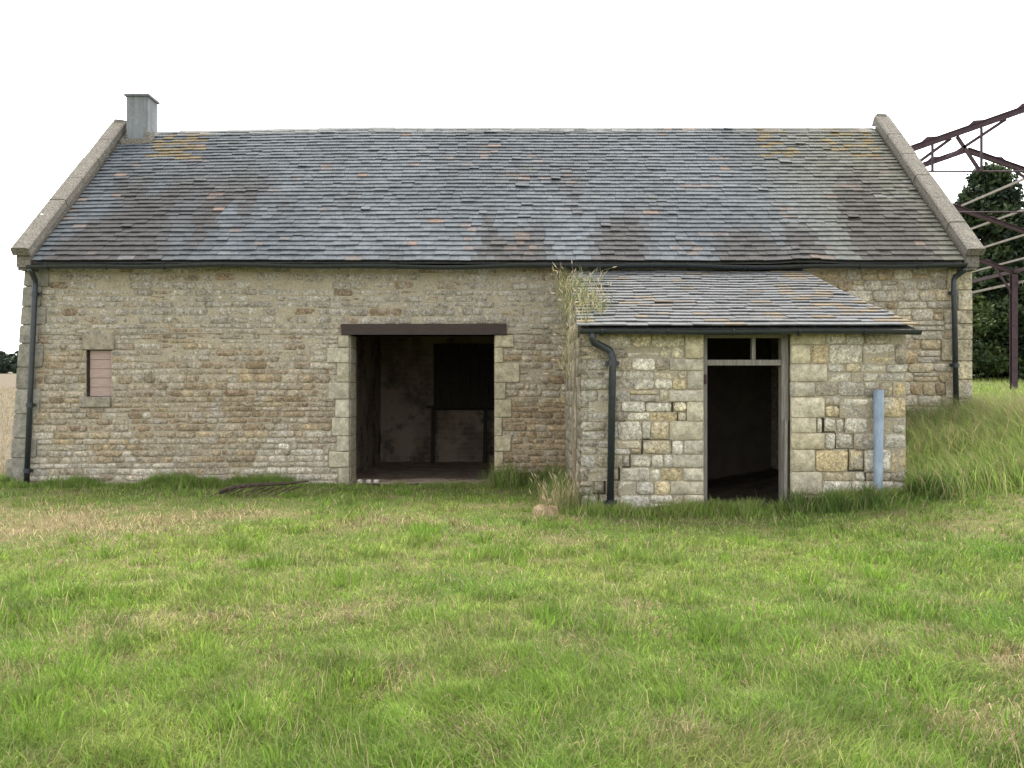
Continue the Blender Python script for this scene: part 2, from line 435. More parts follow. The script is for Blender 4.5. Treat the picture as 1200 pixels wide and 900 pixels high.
# gables, back wall and inside
for x0, x1 in ((-7.73, -7.2), (6.75, 7.30)):
    gab = MB()
    gab.add([(x0, YF + WT, -.3), (x1, YF + WT, -.3), (x1, BY1, -.3), (x0, BY1, -.3), (x0, YF + WT, TOP), (x1, YF + WT, TOP), (x1, BY1, TOP), (x0, BY1, TOP), (x0, 17.4, 6.5), (x1, 17.4, 6.5),
             (x0, YF + .05, TOP), (x1, YF + .05, TOP)],
            [(0, 1, 5, 4), (2, 3, 7, 6), (0, 4, 8, 7, 3), (1, 2, 6, 9, 5), (10, 11, 9, 8), (7, 8, 9, 6), (10, 8, 4), (11, 5, 9), (10, 4, 5, 11)], (.3, .28, .24))
    gab.build('gable_wall', M['stone'], barn)
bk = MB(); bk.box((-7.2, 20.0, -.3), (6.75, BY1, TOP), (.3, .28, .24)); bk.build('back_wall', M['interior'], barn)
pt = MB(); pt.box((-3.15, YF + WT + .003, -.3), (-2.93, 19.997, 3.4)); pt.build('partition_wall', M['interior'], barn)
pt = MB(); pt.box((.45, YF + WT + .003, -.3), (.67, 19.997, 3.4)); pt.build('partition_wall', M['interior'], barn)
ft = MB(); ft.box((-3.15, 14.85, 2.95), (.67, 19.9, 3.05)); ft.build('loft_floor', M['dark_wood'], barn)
# earth floor
nx_, ny_ = 50, 60
FX, FY = np.meshgrid(np.linspace(-2.93, .45, nx_), np.linspace(YF - .02, 20.0, ny_))
FZ = .015 - .15 * sstep(14.6, 16.5, FY) + .07 * (fbm(FX, FY, 2.2, 8) - .5) + .035 * (fbm(FX, FY, 9, 3) - .5)
i2 = np.arange((nx_ - 1) * (ny_ - 1)); b2 = (i2 // (nx_ - 1)) * nx_ + i2 % (nx_ - 1)
np_mesh('earth_floor', np.stack([FX.ravel(), FY.ravel(), FZ.ravel()], 1), np.full((FX.size, 3), .2), np.stack([b2, b2 + 1, b2 + nx_ + 1, b2 + nx_], 1), None, M['earth'], barn)

O_F = Vector((0, YF + .05, 0))
mort = MB(); stuff = MB(); ncol = (.36, .32, .25)
def lay_wall(o, U, V, N, cells, colf, mort_mb, gap=.007, protf=lambda: rng.uniform(.030, .046), wave=.022, mdep=(.026, .038), openf=None):
    res = []
    for (u0, u1, v0, v1) in cells:
        dv = wave * (float(vnoise((u0 + u1) / 2, v0, .8, 5)) - .5) * 2
        d = rng.uniform(*mdep) - (.008 * float(sstep(2.7, 1.6, v0 + 2.2 * (float(fbm(u0, v0, .55, 77)) - .5))) if wave else 0); P = lambda u, v: o + U * u + V * v + N * d
        op = openf is not None and openf((u0 + u1) / 2, (v0 + v1) / 2)
        if op: d = rng.uniform(.0, .006)
        mort_mb.add([P(u0, v0 + dv - .001), P(u1, v0 + dv - .001), P(u1, v1 + dv + .001), P(u0, v1 + dv + .001)], [(0, 1, 2, 3)], ncol)
        res.append((u0, u1, v0 + dv, v1 + dv, protf(), colf((u0 + u1) / 2, (v0 + v1) / 2), gap * (rng.uniform(1.1, 2.3) if op else 1)))
    return res

# dressed stones: jambs of the doorway, quoins at both corners, window lintel and sill are cut out of the rubble
quoins = []
v = .0
k = 0
while v < 2.36:                                        # doorway jambs
    h = min(rng.uniform(.24, .36), 2.38 - v)
    if 2.38 - v - h < .12: h = 2.38 - v
    wl_, wr_ = (.30, .16) if k % 2 else (.19, .36)
    quoins.append((OPN[0] - wl_ * rng.uniform(.9, 1.25), OPN[0], v, v + h, 'jamb')); quoins.append((OPN[1], OPN[1] + wr_ * rng.uniform(.7, 1.1), v, v + h, 'jamb'))
    v += h; k += 1
v = .0; k = 0
while v < TOP - .05:                                   # west corner
    h = min(rng.uniform(.28, .46), TOP - v)
    if TOP - v - h < .15: h = TOP - v
    quoins.append((lx(v + h / 2) - (.05 if v == 0 else 0), lx(v + h / 2) + (.40 if k % 2 else .30), v, v + h, 'quoin')); v += h; k += 1
v = .55; k = 0
while v < TOP - .05:                                   # east corner
    h = min(rng.uniform(.2, .36), TOP - v)
    if TOP - v - h < .15: h = TOP - v
    quoins.append((7.30 - (.46 if k % 2 else .26) * rng.uniform(.85, 1.15), 7.30, v, v + h, 'east')); v += h; k += 1
LINT = (-2.70, -.085, 2.38, 2.555); WL = (-6.82, -6.30, 2.14, 2.40); WS = (-6.86, -6.36, 1.23, 1.40)
holes = [OPN, WIN, LINT, WL, WS] + [q[:4] for q in quoins]
keysA = [2.38, 2.555, 2.14, 2.40, 1.23, 1.40]
cellsA = lay(courses(-.05, TOP, keysA, .068, .112), lx, lambda v: .96, holes, .13, .42, split=.08)
cellsB = lay(courses(.5, TOP, [], .10, .19), lambda v: 4.45, lambda v: 7.30, holes, .18, .5, split=.15)
mort2 = MB()
st = lay_wall(O_F, XU, ZU, NF, cellsA, main_col, mort, .005) + lay_wall(O_F, XU, ZU, NF, cellsB, main_col, mort2, .007, lambda: rng.uniform(.032, .056), .022, (.014, .026))
def sheet(mb, u0, u1, v0, v1, hl, d):
    us = sorted({u0, u1, *[h for q in hl for h in q[:2] if u0 < h < u1]}); vs_ = sorted({v0, v1, *[h for q in hl for h in q[2:] if v0 < h < v1]})
    for a, b in zip(us, us[1:]):
        for c, e in zip(vs_, vs_[1:]):
            if not any(q[0] < (a + b) / 2 < q[1] and q[2] < (c + e) / 2 < q[3] for q in hl):
                mb.add([(a, YF + .05 - d, c), (b, YF + .05 - d, c), (b, YF + .05 - d, e), (a, YF + .05 - d, e)], [(0, 1, 2, 3)], ncol)
sheet(mort, -7.72, .96, -.05, TOP, [OPN, WIN], .012); sheet(mort2, 4.45, 7.26, .4, TOP, [], .010)
st.sort(key=lambda s: -(s[1] - s[0]) * (s[3] - s[2]))
for i, s in enumerate(st):
    if i < 300:
        mb = MB(); stone_geo(mb, O_F, XU, ZU, NF, *s[:4], s[4], s[5], s[6], rough=1.6)
        mb.build('stone', M['stone'], front_wall, smooth=True)
    else: stone_geo(stuff, O_F, XU, ZU, NF, *s[:4], s[4], s[5], s[6], rough=1.6)
stuff.build('small_stones', M['stone'], front_wall, 'stuff', True)
for q in quoins:
    mb = MB(); jamb = q[4] == 'jamb'
    c = mixc((.46, .43, .35), (.40, .36, .27), rng.random()) if q[0] < -1 else mixc((.50, .44, .31), (.42, .37, .28), rng.random())
    if q[4] == 'quoin' and q[0] < 0: c = (.30, .285, .25)
    stone_geo(mb, O_F, XU, ZU, NF, *q[:4], rng.uniform(.05, .062), scale(c, rng.uniform(.85, 1.12)), .004, .05, .06, .6)
    if jamb:                                           # the return into the doorway
        side = -1 if q[0] < -1 else 1
        x = OPN[0] if side < 0 else OPN[1]
        xa, xb = (x - .03, x + .012) if side < 0 else (x - .012, x + .03)
        mb.box((xa, YF + .06, q[2] + .005), (xb, YF + WT - .01 - rng.uniform(0, .05), q[3] - .005), scale(c, .95))
    if q[4] == 'quoin' and q[0] < 0: mb.v = [(p_[0] + .075 * (p_[2] - (q[2] + q[3]) / 2), p_[1], p_[2]) for p_ in mb.v]
    mb.build('jamb_stone' if jamb else 'quoin', M['stone' if q[4] == 'east' else 'ashlar'], front_wall, smooth=False)
mort.build('mortar', M['mortar'], front_wall); mort2.build('mortar', M['mortar'], front_wall)
# top of the wall head: a few putlog gaps and corbel bits under the gutter
lt = MB(); lt.box((LINT[0], YF - .035, LINT[2]), (LINT[1], YF + .5, LINT[3] - .003)); lo = lt.build('lintel', M['lintel'], barn)
lo.data.materials[0] = M['lintel']
win = MB()
for (x0, z0, x1, z1) in ((WIN[0], WIN[2], WIN[0] + .03, WIN[3]), (WIN[1] - .025, WIN[2], WIN[1], WIN[3])):
    win.box((x0, YF + .09, z0), (x1, YF + .2, z1))
wino = win.build('window', M['dark_wood'], barn)
zs = np.linspace(WIN[2] + .005, WIN[3] - .005, 6)
for a, b in zip(zs, zs[1:]):
    mb = MB(); mb.box((WIN[0] + .032, YF + .085 + rng.uniform(0, .012), a + .003), (WIN[1] - .027, YF + .13, b - .003)); mb.build('board', M['board'], wino)
mb = MB(); stone_geo(mb, O_F, XU, ZU, NF, *WL, .058, (.31, .27, .215), .003, .05, .05, .5); mb.build('lintel', M['ashlar'], wino)
mb = MB(); stone_geo(mb, O_F, XU, ZU, NF, *WS, .075, (.28, .25, .205), .003, .05, .06, .5); mb.build('sill', M['ashlar'], wino)

# roof of the barn
EY, EZ, RY = 13.93, 3.50, 17.4
def RZ(x): return 6.55 - .11 * np.clip((-x - 2.5) / 5, 0, 1) ** 1.5 
SL = math.hypot(RY - EY, 6.55 - EZ)
def rpt(x, s, lift=0.0):                                # s = distance up the slope
    t = s / SL; z = EZ + (float(RZ(x)) - EZ) * t
    z += (float(vnoise(x, s, .5, 21)) - .5) * .014 - .02 * math.sin(math.pi * min(max(t, 0), 1)) * (.5 + .5 * float(vnoise(x, 0, .35, 2)))
    if s < .5 and 4.1 < x < 5.3: z += .03 * math.exp(-((x - 4.6) / .35) ** 2) * (1 - s / .5)
    y = EY + (RY - EY) * t
    return Vector((x, y - lift * .66, z + lift * .75))
deck = MB()
nxd, nsd = 40, 8
dx = np.linspace(-7.46, 7.02, nxd)
vv = [rpt(x, SL * j / nsd, -.03) for j in range(nsd + 1) for x in dx]
deck.add(vv, [(j * nxd + i, j * nxd + i + 1, (j + 1) * nxd + i + 1, (j + 1) * nxd + i) for j in range(nsd) for i in range(nxd - 1)], (.1, .1, .1))
deck.add([(-7.7, 17.4, 6.45), (7.28, 17.4, 6.5), (7.28, 20.95, 3.45), (-7.7, 20.95, 3.45)], [(0, 1, 2, 3)], (.18, .18, .17))
roof = deck.build('roof', M['tile'], barn)
def tile_col(x, t, lean=False):
    n = float(fbm(x, t * 4.5, .55, 70)); n2 = float(fbm(x * 1.0, t * 9, .9, 33)); n3 = float(fbm(x * 1.6, t * 7, 1.1, 120)); r = rng.random()
    c = mixc((.078, .09, .103), (.118, .132, .147), min(1, max(0, (n - .3) * 2.3)))
    if not lean:
        c = mixc(c, (.135, .13, .095), .75 * float(sstep(3.5, 6.5, x)))                  # olive lichen to the east
        c = mixc(c, (.055, .05, .048), .85 * float(sstep(.6, .2, abs(t - .2))) * float(sstep(.45, .60, fbm(x, t * 1.3, .8, 160))))
    if n3 > .66 and r < .3: c = mixc(c, (.19, .14, .115), rng.uniform(.2, .6))            # pinkish replaced slates
    if r > .995: c = (.19, .14, .115)
    if n2 < .27 and r < .4: c = mixc(c, (.19, .19, .19), rng.uniform(.2, .6))
    if not lean and t > .72 and ((x < -5.6 and abs(x + 6.3) < .5) or abs(x - 5.0) < .3 or abs(x - 6.4) < .5) and r < .5: c = mixc(c, (.20, .14, .05), .6)
    if lean:
        c = mixc(c, (.185, .183, .18), .6)
        if (x > 3.9 and n3 > .42 and r < .55) or (x < 2.0 and t < .45 and r < .4): c = mixc(c, (.25, .165, .055), rng.uniform(.2, .6))
        elif r < .08: c = mixc(c, (.22, .15, .06), .4)
    return scale(c, rng.uniform(.92, 1.09) * (.90 if not lean else .88))
def tile_geo(mb, P, x0, x1, s0, s1, th, gap, col, skew=0.0, lift=0.0):
    """a slate resting on the one below: butt edge th thick with a dark slit under it"""
    U = (th + gap) / .59
    a, b = P(x0, s0, U + th + lift), P(x1, s0 + skew, U + th + lift * .6)
    c, d = P(x1, s1, th), P(x0, s1, th)
    a2, b2, c2, d2 = P(x0, s0, U + lift), P(x1, s0 + skew, U + lift * .6), P(x1, s1, .001), P(x0, s1, .001)
    mb.add([a, b, c, d, a2, b2, c2, d2], [(0, 1, 2, 3), (7, 6, 5, 4), (4, 5, 1, 0), (5, 6, 2, 1), (6, 7, 3, 2), (7, 4, 0, 3)], col)
def lay_tiles(P, SLen, xl, xr, n, tmin, tmax, lean, parent, n_single, jmiss=.004):
    gs = np.linspace(1.12, .9, n); ss = np.concatenate([[0], np.cumsum(gs / gs.sum() * SLen)])
    mb = MB(); cnt = 0
    for i in range(n):
        s0, s1 = ss[i], ss[i + 1]; gz = s1 - s0; top = min(s1 + gz * .7, SLen + .02)
        x = xl(s0 / SLen) - rng.uniform(0, .12); xe = xr(s0 / SLen)
        while x < xe - .05:
            w = rng.uniform(tmin, tmax); x1 = min(x + w, xe)
            if xe - x1 < .07: x1 = xe
            xa = max(x, xl(s0 / SLen))
            if rng.random() > jmiss and x1 - xa > .02:
                args = (P, xa + .0015, x1 - .0015, s0 + rng.uniform(-.004, .004) + (.03 * (rng.random() < .012)) - (.01 if i == 0 else 0), top, rng.uniform(.013, .017), .004, tile_col((xa + x1) / 2, s0 / SLen, lean), rng.gauss(0, .003), max(0, rng.gauss(0, .003)) + (.02 if rng.random() < .004 else 0))
                if cnt < n_single:
                    m1 = MB(); tile_geo(m1, *args); m1.build('tile', M['tile'], parent); cnt += 1
                else: tile_geo(mb, *args)
            x = x1
    mb.build('tiles', M['tile'], parent, 'stuff')
lay_tiles(rpt, SL, lambda t: -7.46, lambda t: 7.02, 36, .13, .27, False, roof, 300, 0)
mb = MB()
x = -6.9
ridge = []
while x < 7.0:
    x1 = min(x + rng.uniform(.42, .5), 7.0)
    z = float(RZ((x + x1) / 2)) + .0 + rng.uniform(-.006, .006)
    m1 = MB(); c = scale((.2, .2, .19), rng.uniform(.75, 1.2)); o1 = .1 + rng.uniform(0, .01)
    m1.add([(x + .004, RY - .16, z - .085), (x1 - .004, RY - .16, z - .085), (x1 - .004, RY, z + .035), (x + .004, RY, z + .035), (x1 - .004, RY + .16, z - .085), (x + .004, RY + .16, z - .085),
            (x + .004, RY - .16, z - .115), (x1 - .004, RY - .16, z - .115), (x1 - .004, RY, z - .0), (x + .004, RY, z - .0), (x1 - .004, RY + .16, z - .115), (x + .004, RY + .16, z - .115)],
           [(0, 1, 2, 3), (3, 2, 4, 5), (6, 7, 1, 0), (10, 11, 5, 4), (0, 3, 9, 6), (3, 5, 11, 9), (1, 7, 8, 2), (2, 8, 10, 4), (7, 6, 9, 8), (8, 9, 11, 10)], c)
    m1.build('ridge_tile', M['tile'], roof); x = x1
# gable copings, slab by slab, with kneelers
for x0, x1 in ((-7.745, -7.465), (7.02, 7.305)):
    cp = MB(); zr = 6.44 if x0 < 0 else 6.55
    A = Vector((0, 13.86, 3.62)); B = Vector((0, 17.4, zr + .17)); 
    cp.add([(x0 + .03, 13.95, TOP - .02), (x1 - .03, 13.95, TOP - .02), (x1 - .03, 17.4, zr - .1), (x0 + .03, 17.4, zr - .1), (x0 + .03, 13.95, 3.60), (x1 - .03, 13.95, 3.60), (x1 - .03, 17.4, zr + .08), (x0 + .03, 17.4, zr + .08)],
           [(0, 1, 5, 4), (1, 2, 6, 5), (0, 4, 7, 3), (4, 5, 6, 7), (2, 3, 7, 6)], (.3, .28, .25))
    co = cp.build('coping', M['coping'], barn)
    n = 6
    for i in range(n):
        p = A.lerp(B, i / n + .0015); q = A.lerp(B, (i + 1) / n - .0015); d = (q - p).normalized(); up = Vector((0, -d.z, d.y))
        m1 = MB(); j = rng.uniform(-.008, .008)
        def cpv(u, xx, hh): return u + Vector((xx, 0, 0)) + up * hh
        th = .085 + rng.uniform(0, .012)
        m1.add([cpv(p, x0 + j, -.04), cpv(p, x1 + j, -.04), cpv(q, x1 + j, -.04), cpv(q, x0 + j, -.04), cpv(p, x0 + j, th - .02), cpv(p, x1 + j, th - .02), cpv(q, x1 + j, th - .02), cpv(q, x0 + j, th - .02),
                cpv(p, x0 + j + .025, th), cpv(p, x1 + j - .025, th), cpv(q, x1 + j - .025, th), cpv(q, x0 + j + .025, th)],
               [(0, 3, 2, 1), (0, 1, 5, 4), (1, 2, 6, 5), (2, 3, 7, 6), (3, 0, 4, 7), (4, 5, 9, 8), (5, 6, 10, 9), (6, 7, 11, 10), (7, 4, 8, 11), (8, 9, 10, 11)])
        m1.build('coping_slab', M['coping'], co)
    m1 = MB(); m1.box((x0 + .03, 13.99, TOP - .06), (x1 - .035, YF + .3, 3.555)); m1.build('kneeler', M['coping'], co)
    m1 = MB(); m1.add([(x0 + .02, 17.28, zr + .1), (x1 - .02, 17.28, zr + .1), (x1 - .02, 17.55, zr + .1), (x0 + .02, 17.55, zr + .1), (x0 + .05, 17.34, zr + .29), (x1 - .06, 17.33, zr + .27), (x1 - .05, 17.5, zr + .30), (x0 + .05, 17.5, zr + .26)],
           [(4, 5, 6, 7), (0, 1, 5, 4), (1, 2, 6, 5), (2, 3, 7, 6), (3, 0, 4, 7)]); m1.build('apex_stone', M['coping'], co)
# chimney on the west gable
ch = MB(); ch.box((-7.37, 17.13, 6.1), (-6.965, 17.60, 7.10))
cho = ch.build('chimney', M['render'], barn)
m1 = MB(); m1.box((-7.405, 17.09, 7.103), (-6.93, 17.64, 7.145)); m1.build('cap', M['render'], cho)
m1 = MB(); m1.box((-7.42, 17.0, 6.08), (-6.90, 17.128, 6.26)); m1.build('flashing', M['coping'], cho)
m1 = MB(); m1.add([(-7.0, 16.98, 6.16), (-6.86, 16.98, 6.16), (-6.84, 17.2, 6.26), (-6.98, 17.2, 6.26), (-6.95, 17.05, 6.42), (-6.88, 17.04, 6.40), (-6.87, 17.15, 6.43)], [(0, 1, 5, 4), (1, 2, 6, 5), (2, 3, 4, 6), (3, 0, 4), (4, 5, 6)]); m1.build('wedge_stone', M['coping'], cho)

def gutter(name, pts, r, parent, brackets=None, bracket_drop=.12):
    """half-round gutter along points"""
    n = 8; vv = []; ff = []
    for p in pts:
        p = Vector(p)
        for rr in (r, r * .84):
            vv += [p + Vector((0, math.cos(math.pi + math.pi * k / n) * rr, math.sin(math.pi + math.pi * k / n) * rr)) for k in range(n + 1)]
    m = 2 * (n + 1)
    for i in range(len(pts) - 1):
        for k in range(n):
            ff += [(i * m + k, (i + 1) * m + k, (i + 1) * m + k + 1, i * m + k + 1), (i * m + n + 1 + k, i * m + n + 2 + k, (i + 1) * m + n + 2 + k, (i + 1) * m + n + 1 + k)]
        ff += [(i * m, i * m + n + 1, (i + 1) * m + n + 1, (i + 1) * m), (i * m + n, (i + 1) * m + n, (i + 1) * m + 2 * n + 1, i * m + 2 * n + 1)]
    for e in (0, len(pts) - 1):
        ff.append(tuple(e * m + k for k in range(n + 1)))
    mb = MB(); mb.add(vv, ff); go = mb.build(name, M['gutter'], parent)
    for b in brackets or []:
        m1 = MB(); bp = Vector(b); m1.tube([bp + Vector((0, -r * 1.12 * math.cos(math.pi * k / 8), -r * 1.12 * math.sin(math.pi * k / 8))) for k in range(9)], .012, 5)
        m1.build('bracket', M['gutter'], go)
    return go
gy = EY - .02
def gz(x): return 3.455 + .012 * math.sin(x * 1.1) + .01 * math.sin(x * 2.7 + 1)
gp = [(x, gy, gz(x)) for x in np.linspace(-7.52, 7.05, 40)]
gutter('gutter', gp, .062, barn, [(x, gy, gz(x)) for x in np.arange(-7.2, 7, .9)])
def downpipe(pts, r, parent, clips):
    mb = MB(); mb.tube(pts, r, 12); o = mb.build('downpipe', M['gutter'], parent, smooth=True)
    for c in clips:
        m1 = MB(); c = Vector(c); m1.tube([c - Vector((0, 0, .035)), c + Vector((0, 0, .035))], r * 1.22, 12); m1.beam(c + Vector((-r * 1.9, r * .9, 0)), c + Vector((r * 1.9, r * .9, 0)), .02, .05)
        m1.build('collar', M['gutter'], o)
    return o
pA, pB = px(41, 335, YF - .1), px(31, 568, YF - .1)
downpipe([(px(35, 316, gy).x, gy, 3.40), (px(36, 318, gy).x, gy, 3.36), (pA.x, YF - .1, 3.24), pA, pA.lerp(pB, .5), pB], .042, barn, [pA.lerp(pB, t) for t in (.04, .6, .93)])
pA, pB = px(1118, 340, YF - .1), px(1121, 500, YF - .1)
downpipe([(px(1131, 317, gy).x, gy, 3.40), (px(1131, 320, gy).x, gy + .02, 3.37), (pA.x + .02, YF - .1, 3.29), (pA.x, YF - .1, 3.22), pA, pB], .042, barn, [pA.lerp(pB, t) for t in (.02, .55, .9)])

# ------------------------------------------------------------------ the lean-to shed
shed = thing('lean_to_shed', (2.9, 12.7, 0), 'low stone lean-to shed with cracked front wall and open doorway, built against the barn', 'shed')
O_L = Vector((0, LY + .05, 0))
DO = (2.40, 3.485, -.3, 2.235)
LT = 2.24
sw = MB()
rect_walls(sw, LX0 + .03, LX1 - .03, -.3, LT, [DO], LY + .05, LY + .42, (.2, .18, .15))
swo = sw.build('wall', M['core'], shed)
CR = [(1.06, .0), (1.12, .25), (1.18, .32), (1.30, .42), (1.42, .55), (1.52, .68), (1.62, .80), (1.95, .92), (2.06, 1.0), (2.08, 1.28), (1.9, 1.36)]
CRR = [(3.52, 1.46), (3.86, 1.32), (3.88, 1.12), (3.97, .96), (4.08, .86), (4.12, .68), (4.38, .58), (4.45, .40)]
def crack_path(pts):
    p = sorted(pts, key=lambda q: q[1])
    def f(m):
        if m < p[0][1] or m > p[-1][1]: return None
        for (ua, va), (ub, vb) in zip(p, p[1:]):
            if va <= m <= vb: return ua + (ub - ua) * (m - va) / max(vb - va, 1e-6)
    return f
c1 = crack_path(CR); c2 = crack_path(CRR)
sm = MB()
quoin_l = []
v = 0.0; k = 0
while v < LT - .03:
    h = min(rng.uniform(.15, .27), LT - v)
    if LT - v - h < .1: h = LT - v
    quoin_l.append((DO[0] - (.42 if k % 2 else .24) * rng.uniform(.85, 1.1), DO[0], v, v + h)); v += h; k += 1
v = 0.0; k = 0
while v < LT - .03:
    h = min(rng.uniform(.15, .30), LT - v)
    if LT - v - h < .1: h = LT - v
    quoin_l.append((DO[1], DO[1] + (.46 if k % 2 else .30) * rng.uniform(.85, 1.1), v, v + h)); v += h; k += 1
kl = [q[2] for q in quoin_l if q[1] == DO[0]]; kr = [q[2] for q in quoin_l if q[0] == DO[1]]
csl, csr = courses(-.05, LT, kl, .11, .2), courses(-.05, LT, kr, .11, .2)
cl = lay(csl, lambda m: LX0, lambda m: DO[0], [q for q in quoin_l], .15, .44, c1, .28)
cr = lay(csr, lambda m: DO[1], lambda m: LX1, [q for q in quoin_l], .17, .46, c2, .25)
stl = []
for cells, f, cs_ in ((cl, c1, csl), (cr, c2, csr)):
    cs_ = sorted(cs_); span = {}; trim = []
    for (a0, b0), (a1, b1) in zip(cs_, cs_[1:]):
        ua, ub = f((a0 + b0) / 2), f((a1 + b1) / 2)
        if ua is not None and ub is not None: span[round(a1, 5)] = (min(ua, ub), max(ua, ub))
    for (u0, u1, v0, v1) in cells:
        sp_ = span.get(round(v0, 5))
        if sp_ and sp_[0] - .02 < u1 - .03 and sp_[1] + .02 > u0 + .03 and v1 - v0 > .07:
            bits = [u0] + [q for q in sp_ if u0 + .1 < q < u1 - .1] + [u1]
            for p_, q_ in zip(bits, bits[1:]):
                hit = sp_[0] - .02 < (p_ + q_) / 2 < sp_[1] + .02
                trim.append((p_, q_, v0 + (rng.uniform(.012, .030) if hit else 0), v1))
        else: trim.append((u0, u1, v0, v1))
    sm = MB()
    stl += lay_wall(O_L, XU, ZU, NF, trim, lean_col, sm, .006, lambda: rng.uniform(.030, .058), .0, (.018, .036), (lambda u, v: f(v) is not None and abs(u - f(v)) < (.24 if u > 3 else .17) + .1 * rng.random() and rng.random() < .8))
    for q in quoin_l:
        if (q[1] == DO[0]) != (cells is cl): continue
        P = lambda u, v: O_L + XU * u + ZU * v + NF * .028
        sm.add([P(q[0], q[2]), P(q[1], q[2]), P(q[1], q[3]), P(q[0], q[3])], [(0, 1, 2, 3)], ncol)
    sm.build('mortar', M['mortar'], swo)
for s in stl:
    mb = MB(); stone_geo(mb, O_L, XU, ZU, NF, *s[:4], s[4], s[5], s[6] * rng.uniform(.6, 1.4), round_=.2, rough=1.8)
    mb.build('stone', M['stone'], swo, smooth=True)
for q in quoin_l:
    mb = MB(); c = scale(mixc((.60, .53, .38), (.52, .48, .40), rng.random()), rng.uniform(.85, 1.1))
    stone_geo(mb, O_L, XU, ZU, NF, *q, rng.uniform(.045, .06), c, .005, .05, .09, 1.0); mb.build('jamb_stone', M['ashlar'], swo, smooth=True)
# side walls (west one shows a sliver of its stones)
U_S = Vector((0, -1, 0)); N_S = Vector((-1, 0, 0)); O_S = Vector((LX0 + .03, YF, 0))
side = MB()
side.add([(LX0 + .03, LY + .42, -.3), (LX0 + .42, LY + .42, -.3), (LX0 + .42, YF + .03, -.3), (LX0 + .03, YF + .03, -.3), (LX0 + .03, LY + .42, LT + .08), (LX0 + .42, LY + .42, LT + .08), (LX0 + .42, YF + .03, 3.26), (LX0 + .03, YF + .03, 3.26)],
         [(0, 1, 5, 4), (1, 2, 6, 5), (2, 3, 7, 6), (3, 0, 4, 7), (4, 5, 6, 7)])
side.box((LX0 + .032, LY + .052, LT), (LX0 + .42, LY + .42, LT + .075))
sideo = side.build('side_wall', M['core'], shed)
sm2 = MB()
css = courses(-.05, 3.2, [], .13, .21)
cells = lay(css, lambda m: 0.0 if m < 2.26 else 0.0, lambda m: 3.0 if m < 2.2 else max(.05, 3.0 - (m - 2.2) / .36), [], .2, .45)
for s in lay_wall(O_S, U_S, ZU, N_S, cells, lambda u, v: scale(mixc((.3, .26, .2), (.36, .33, .27), rng.random()), rng.uniform(.7, 1.1)), sm2, .006, lambda: rng.uniform(.03, .05), 0):
    mb = MB(); stone_geo(mb, O_S, U_S, ZU, N_S, *s[:4], s[4], s[5], .007); mb.build('stone', M['stone'], sideo, smooth=True)
sm2.build('mortar', M['mortar'], sideo)
esd = MB()
esd.add([(LX1 - .40, LY + .42, -.3), (LX1 - .03, LY + .42, -.3), (4.49, YF + .03, -.3), (4.12, YF + .03, -.3), (LX1 - .40, LY + .42, LT + .08), (LX1 - .03, LY + .42, LT + .08), (4.49, YF + .03, 3.26), (4.12, YF + .03, 3.26)],
        [(0, 1, 5, 4), (1, 2, 6, 5), (2, 3, 7, 6), (3, 0, 4, 7), (4, 5, 6, 7)], (.38, .35, .28))
esd.build('side_wall', M['stone'], shed)
FX, FY = np.meshgrid(np.linspace(LX0 + .3, LX1 - .25, 40), np.linspace(LY + .02, YF + .03, 30))
FZ = np.maximum(ground_h(FX, FY), 0) + .03 + .09 * (fbm(FX, FY, 2.5, 5) - .3) * sstep(11.3, 12.2, FY)
i2 = np.arange(39 * 29); b2 = (i2 // 39) * 40 + i2 % 39
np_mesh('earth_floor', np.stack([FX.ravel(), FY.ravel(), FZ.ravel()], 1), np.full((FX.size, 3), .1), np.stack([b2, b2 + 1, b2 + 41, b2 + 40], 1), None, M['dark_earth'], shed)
# door frame
df = MB()
dfo = None
def fr(name, a, b, parent): 
    m1 = MB(); m1.box(a, b); return m1.build(name, M['frame_wood'], parent)
dframe = fr('door_frame', (DO[0] + .002, LY + .10, -.1), (DO[0] + .062, LY + .22, 2.232), shed)
fr('jamb_post', (DO[1] - .088, LY + .09, -.1), (DO[1] - .002, LY + .22, 2.232), dframe)
fr('transom_rail', (DO[0] + .064, LY + .105, 1.835), (DO[1] - .09, LY + .20, 1.905), dframe)
fr('mullion', (3.03, LY + .11, 1.908), (3.075, LY + .19, 2.18), dframe)
fr('head_beam', (DO[0] + .064, LY + .10, 2.182), (DO[1] - .09, LY + .21, 2.232), dframe)
m1 = MB(); m1.beam((DO[1] - .06, LY + .06, .05), (DO[1] - .045, LY + .06, 1.15), .035, .05); m1.build('batten', M['frame_wood'], dframe)
m1 = MB(); m1.box((DO[0] + .01, LY + .075, 1.60), (DO[0] + .05, LY + .098, 1.72)); m1.build('hinge', M['rust'], dframe)
# roof of the shed
SEY, SEZ, STY, STZ = 10.97, 2.285, 14.19, 3.40
SSL = math.hypot(STY - SEY, STZ - SEZ)
def spt(x, s, lift=0.0):
    t = s / SSL
    z = SEZ + (STZ - SEZ) * t + (float(vnoise(x, s, 1.1, 31)) - .5) * .02 - .03 * math.sin(math.pi * min(max(t, 0), 1))
    return Vector((x, SEY + (STY - SEY) * t - lift * .33, z + lift * .94))
sl_l = lambda t: .80 + .13 * t
sl_r = lambda t: 4.985 - .455 * t
deck = MB(); nxd = 20
vv = [spt(sl_l(j / 6) + .02 + (sl_r(j / 6) - sl_l(j / 6) - .04) * i / (nxd - 1), SSL * j / 6, -.02) for j in range(7) for i in range(nxd)]
deck.add(vv, [(j * nxd + i, j * nxd + i + 1, (j + 1) * nxd + i + 1, (j + 1) * nxd + i) for j in range(6) for i in range(nxd - 1)], (.1, .1, .1))
sroof = deck.build('roof', M['tile'], shed)
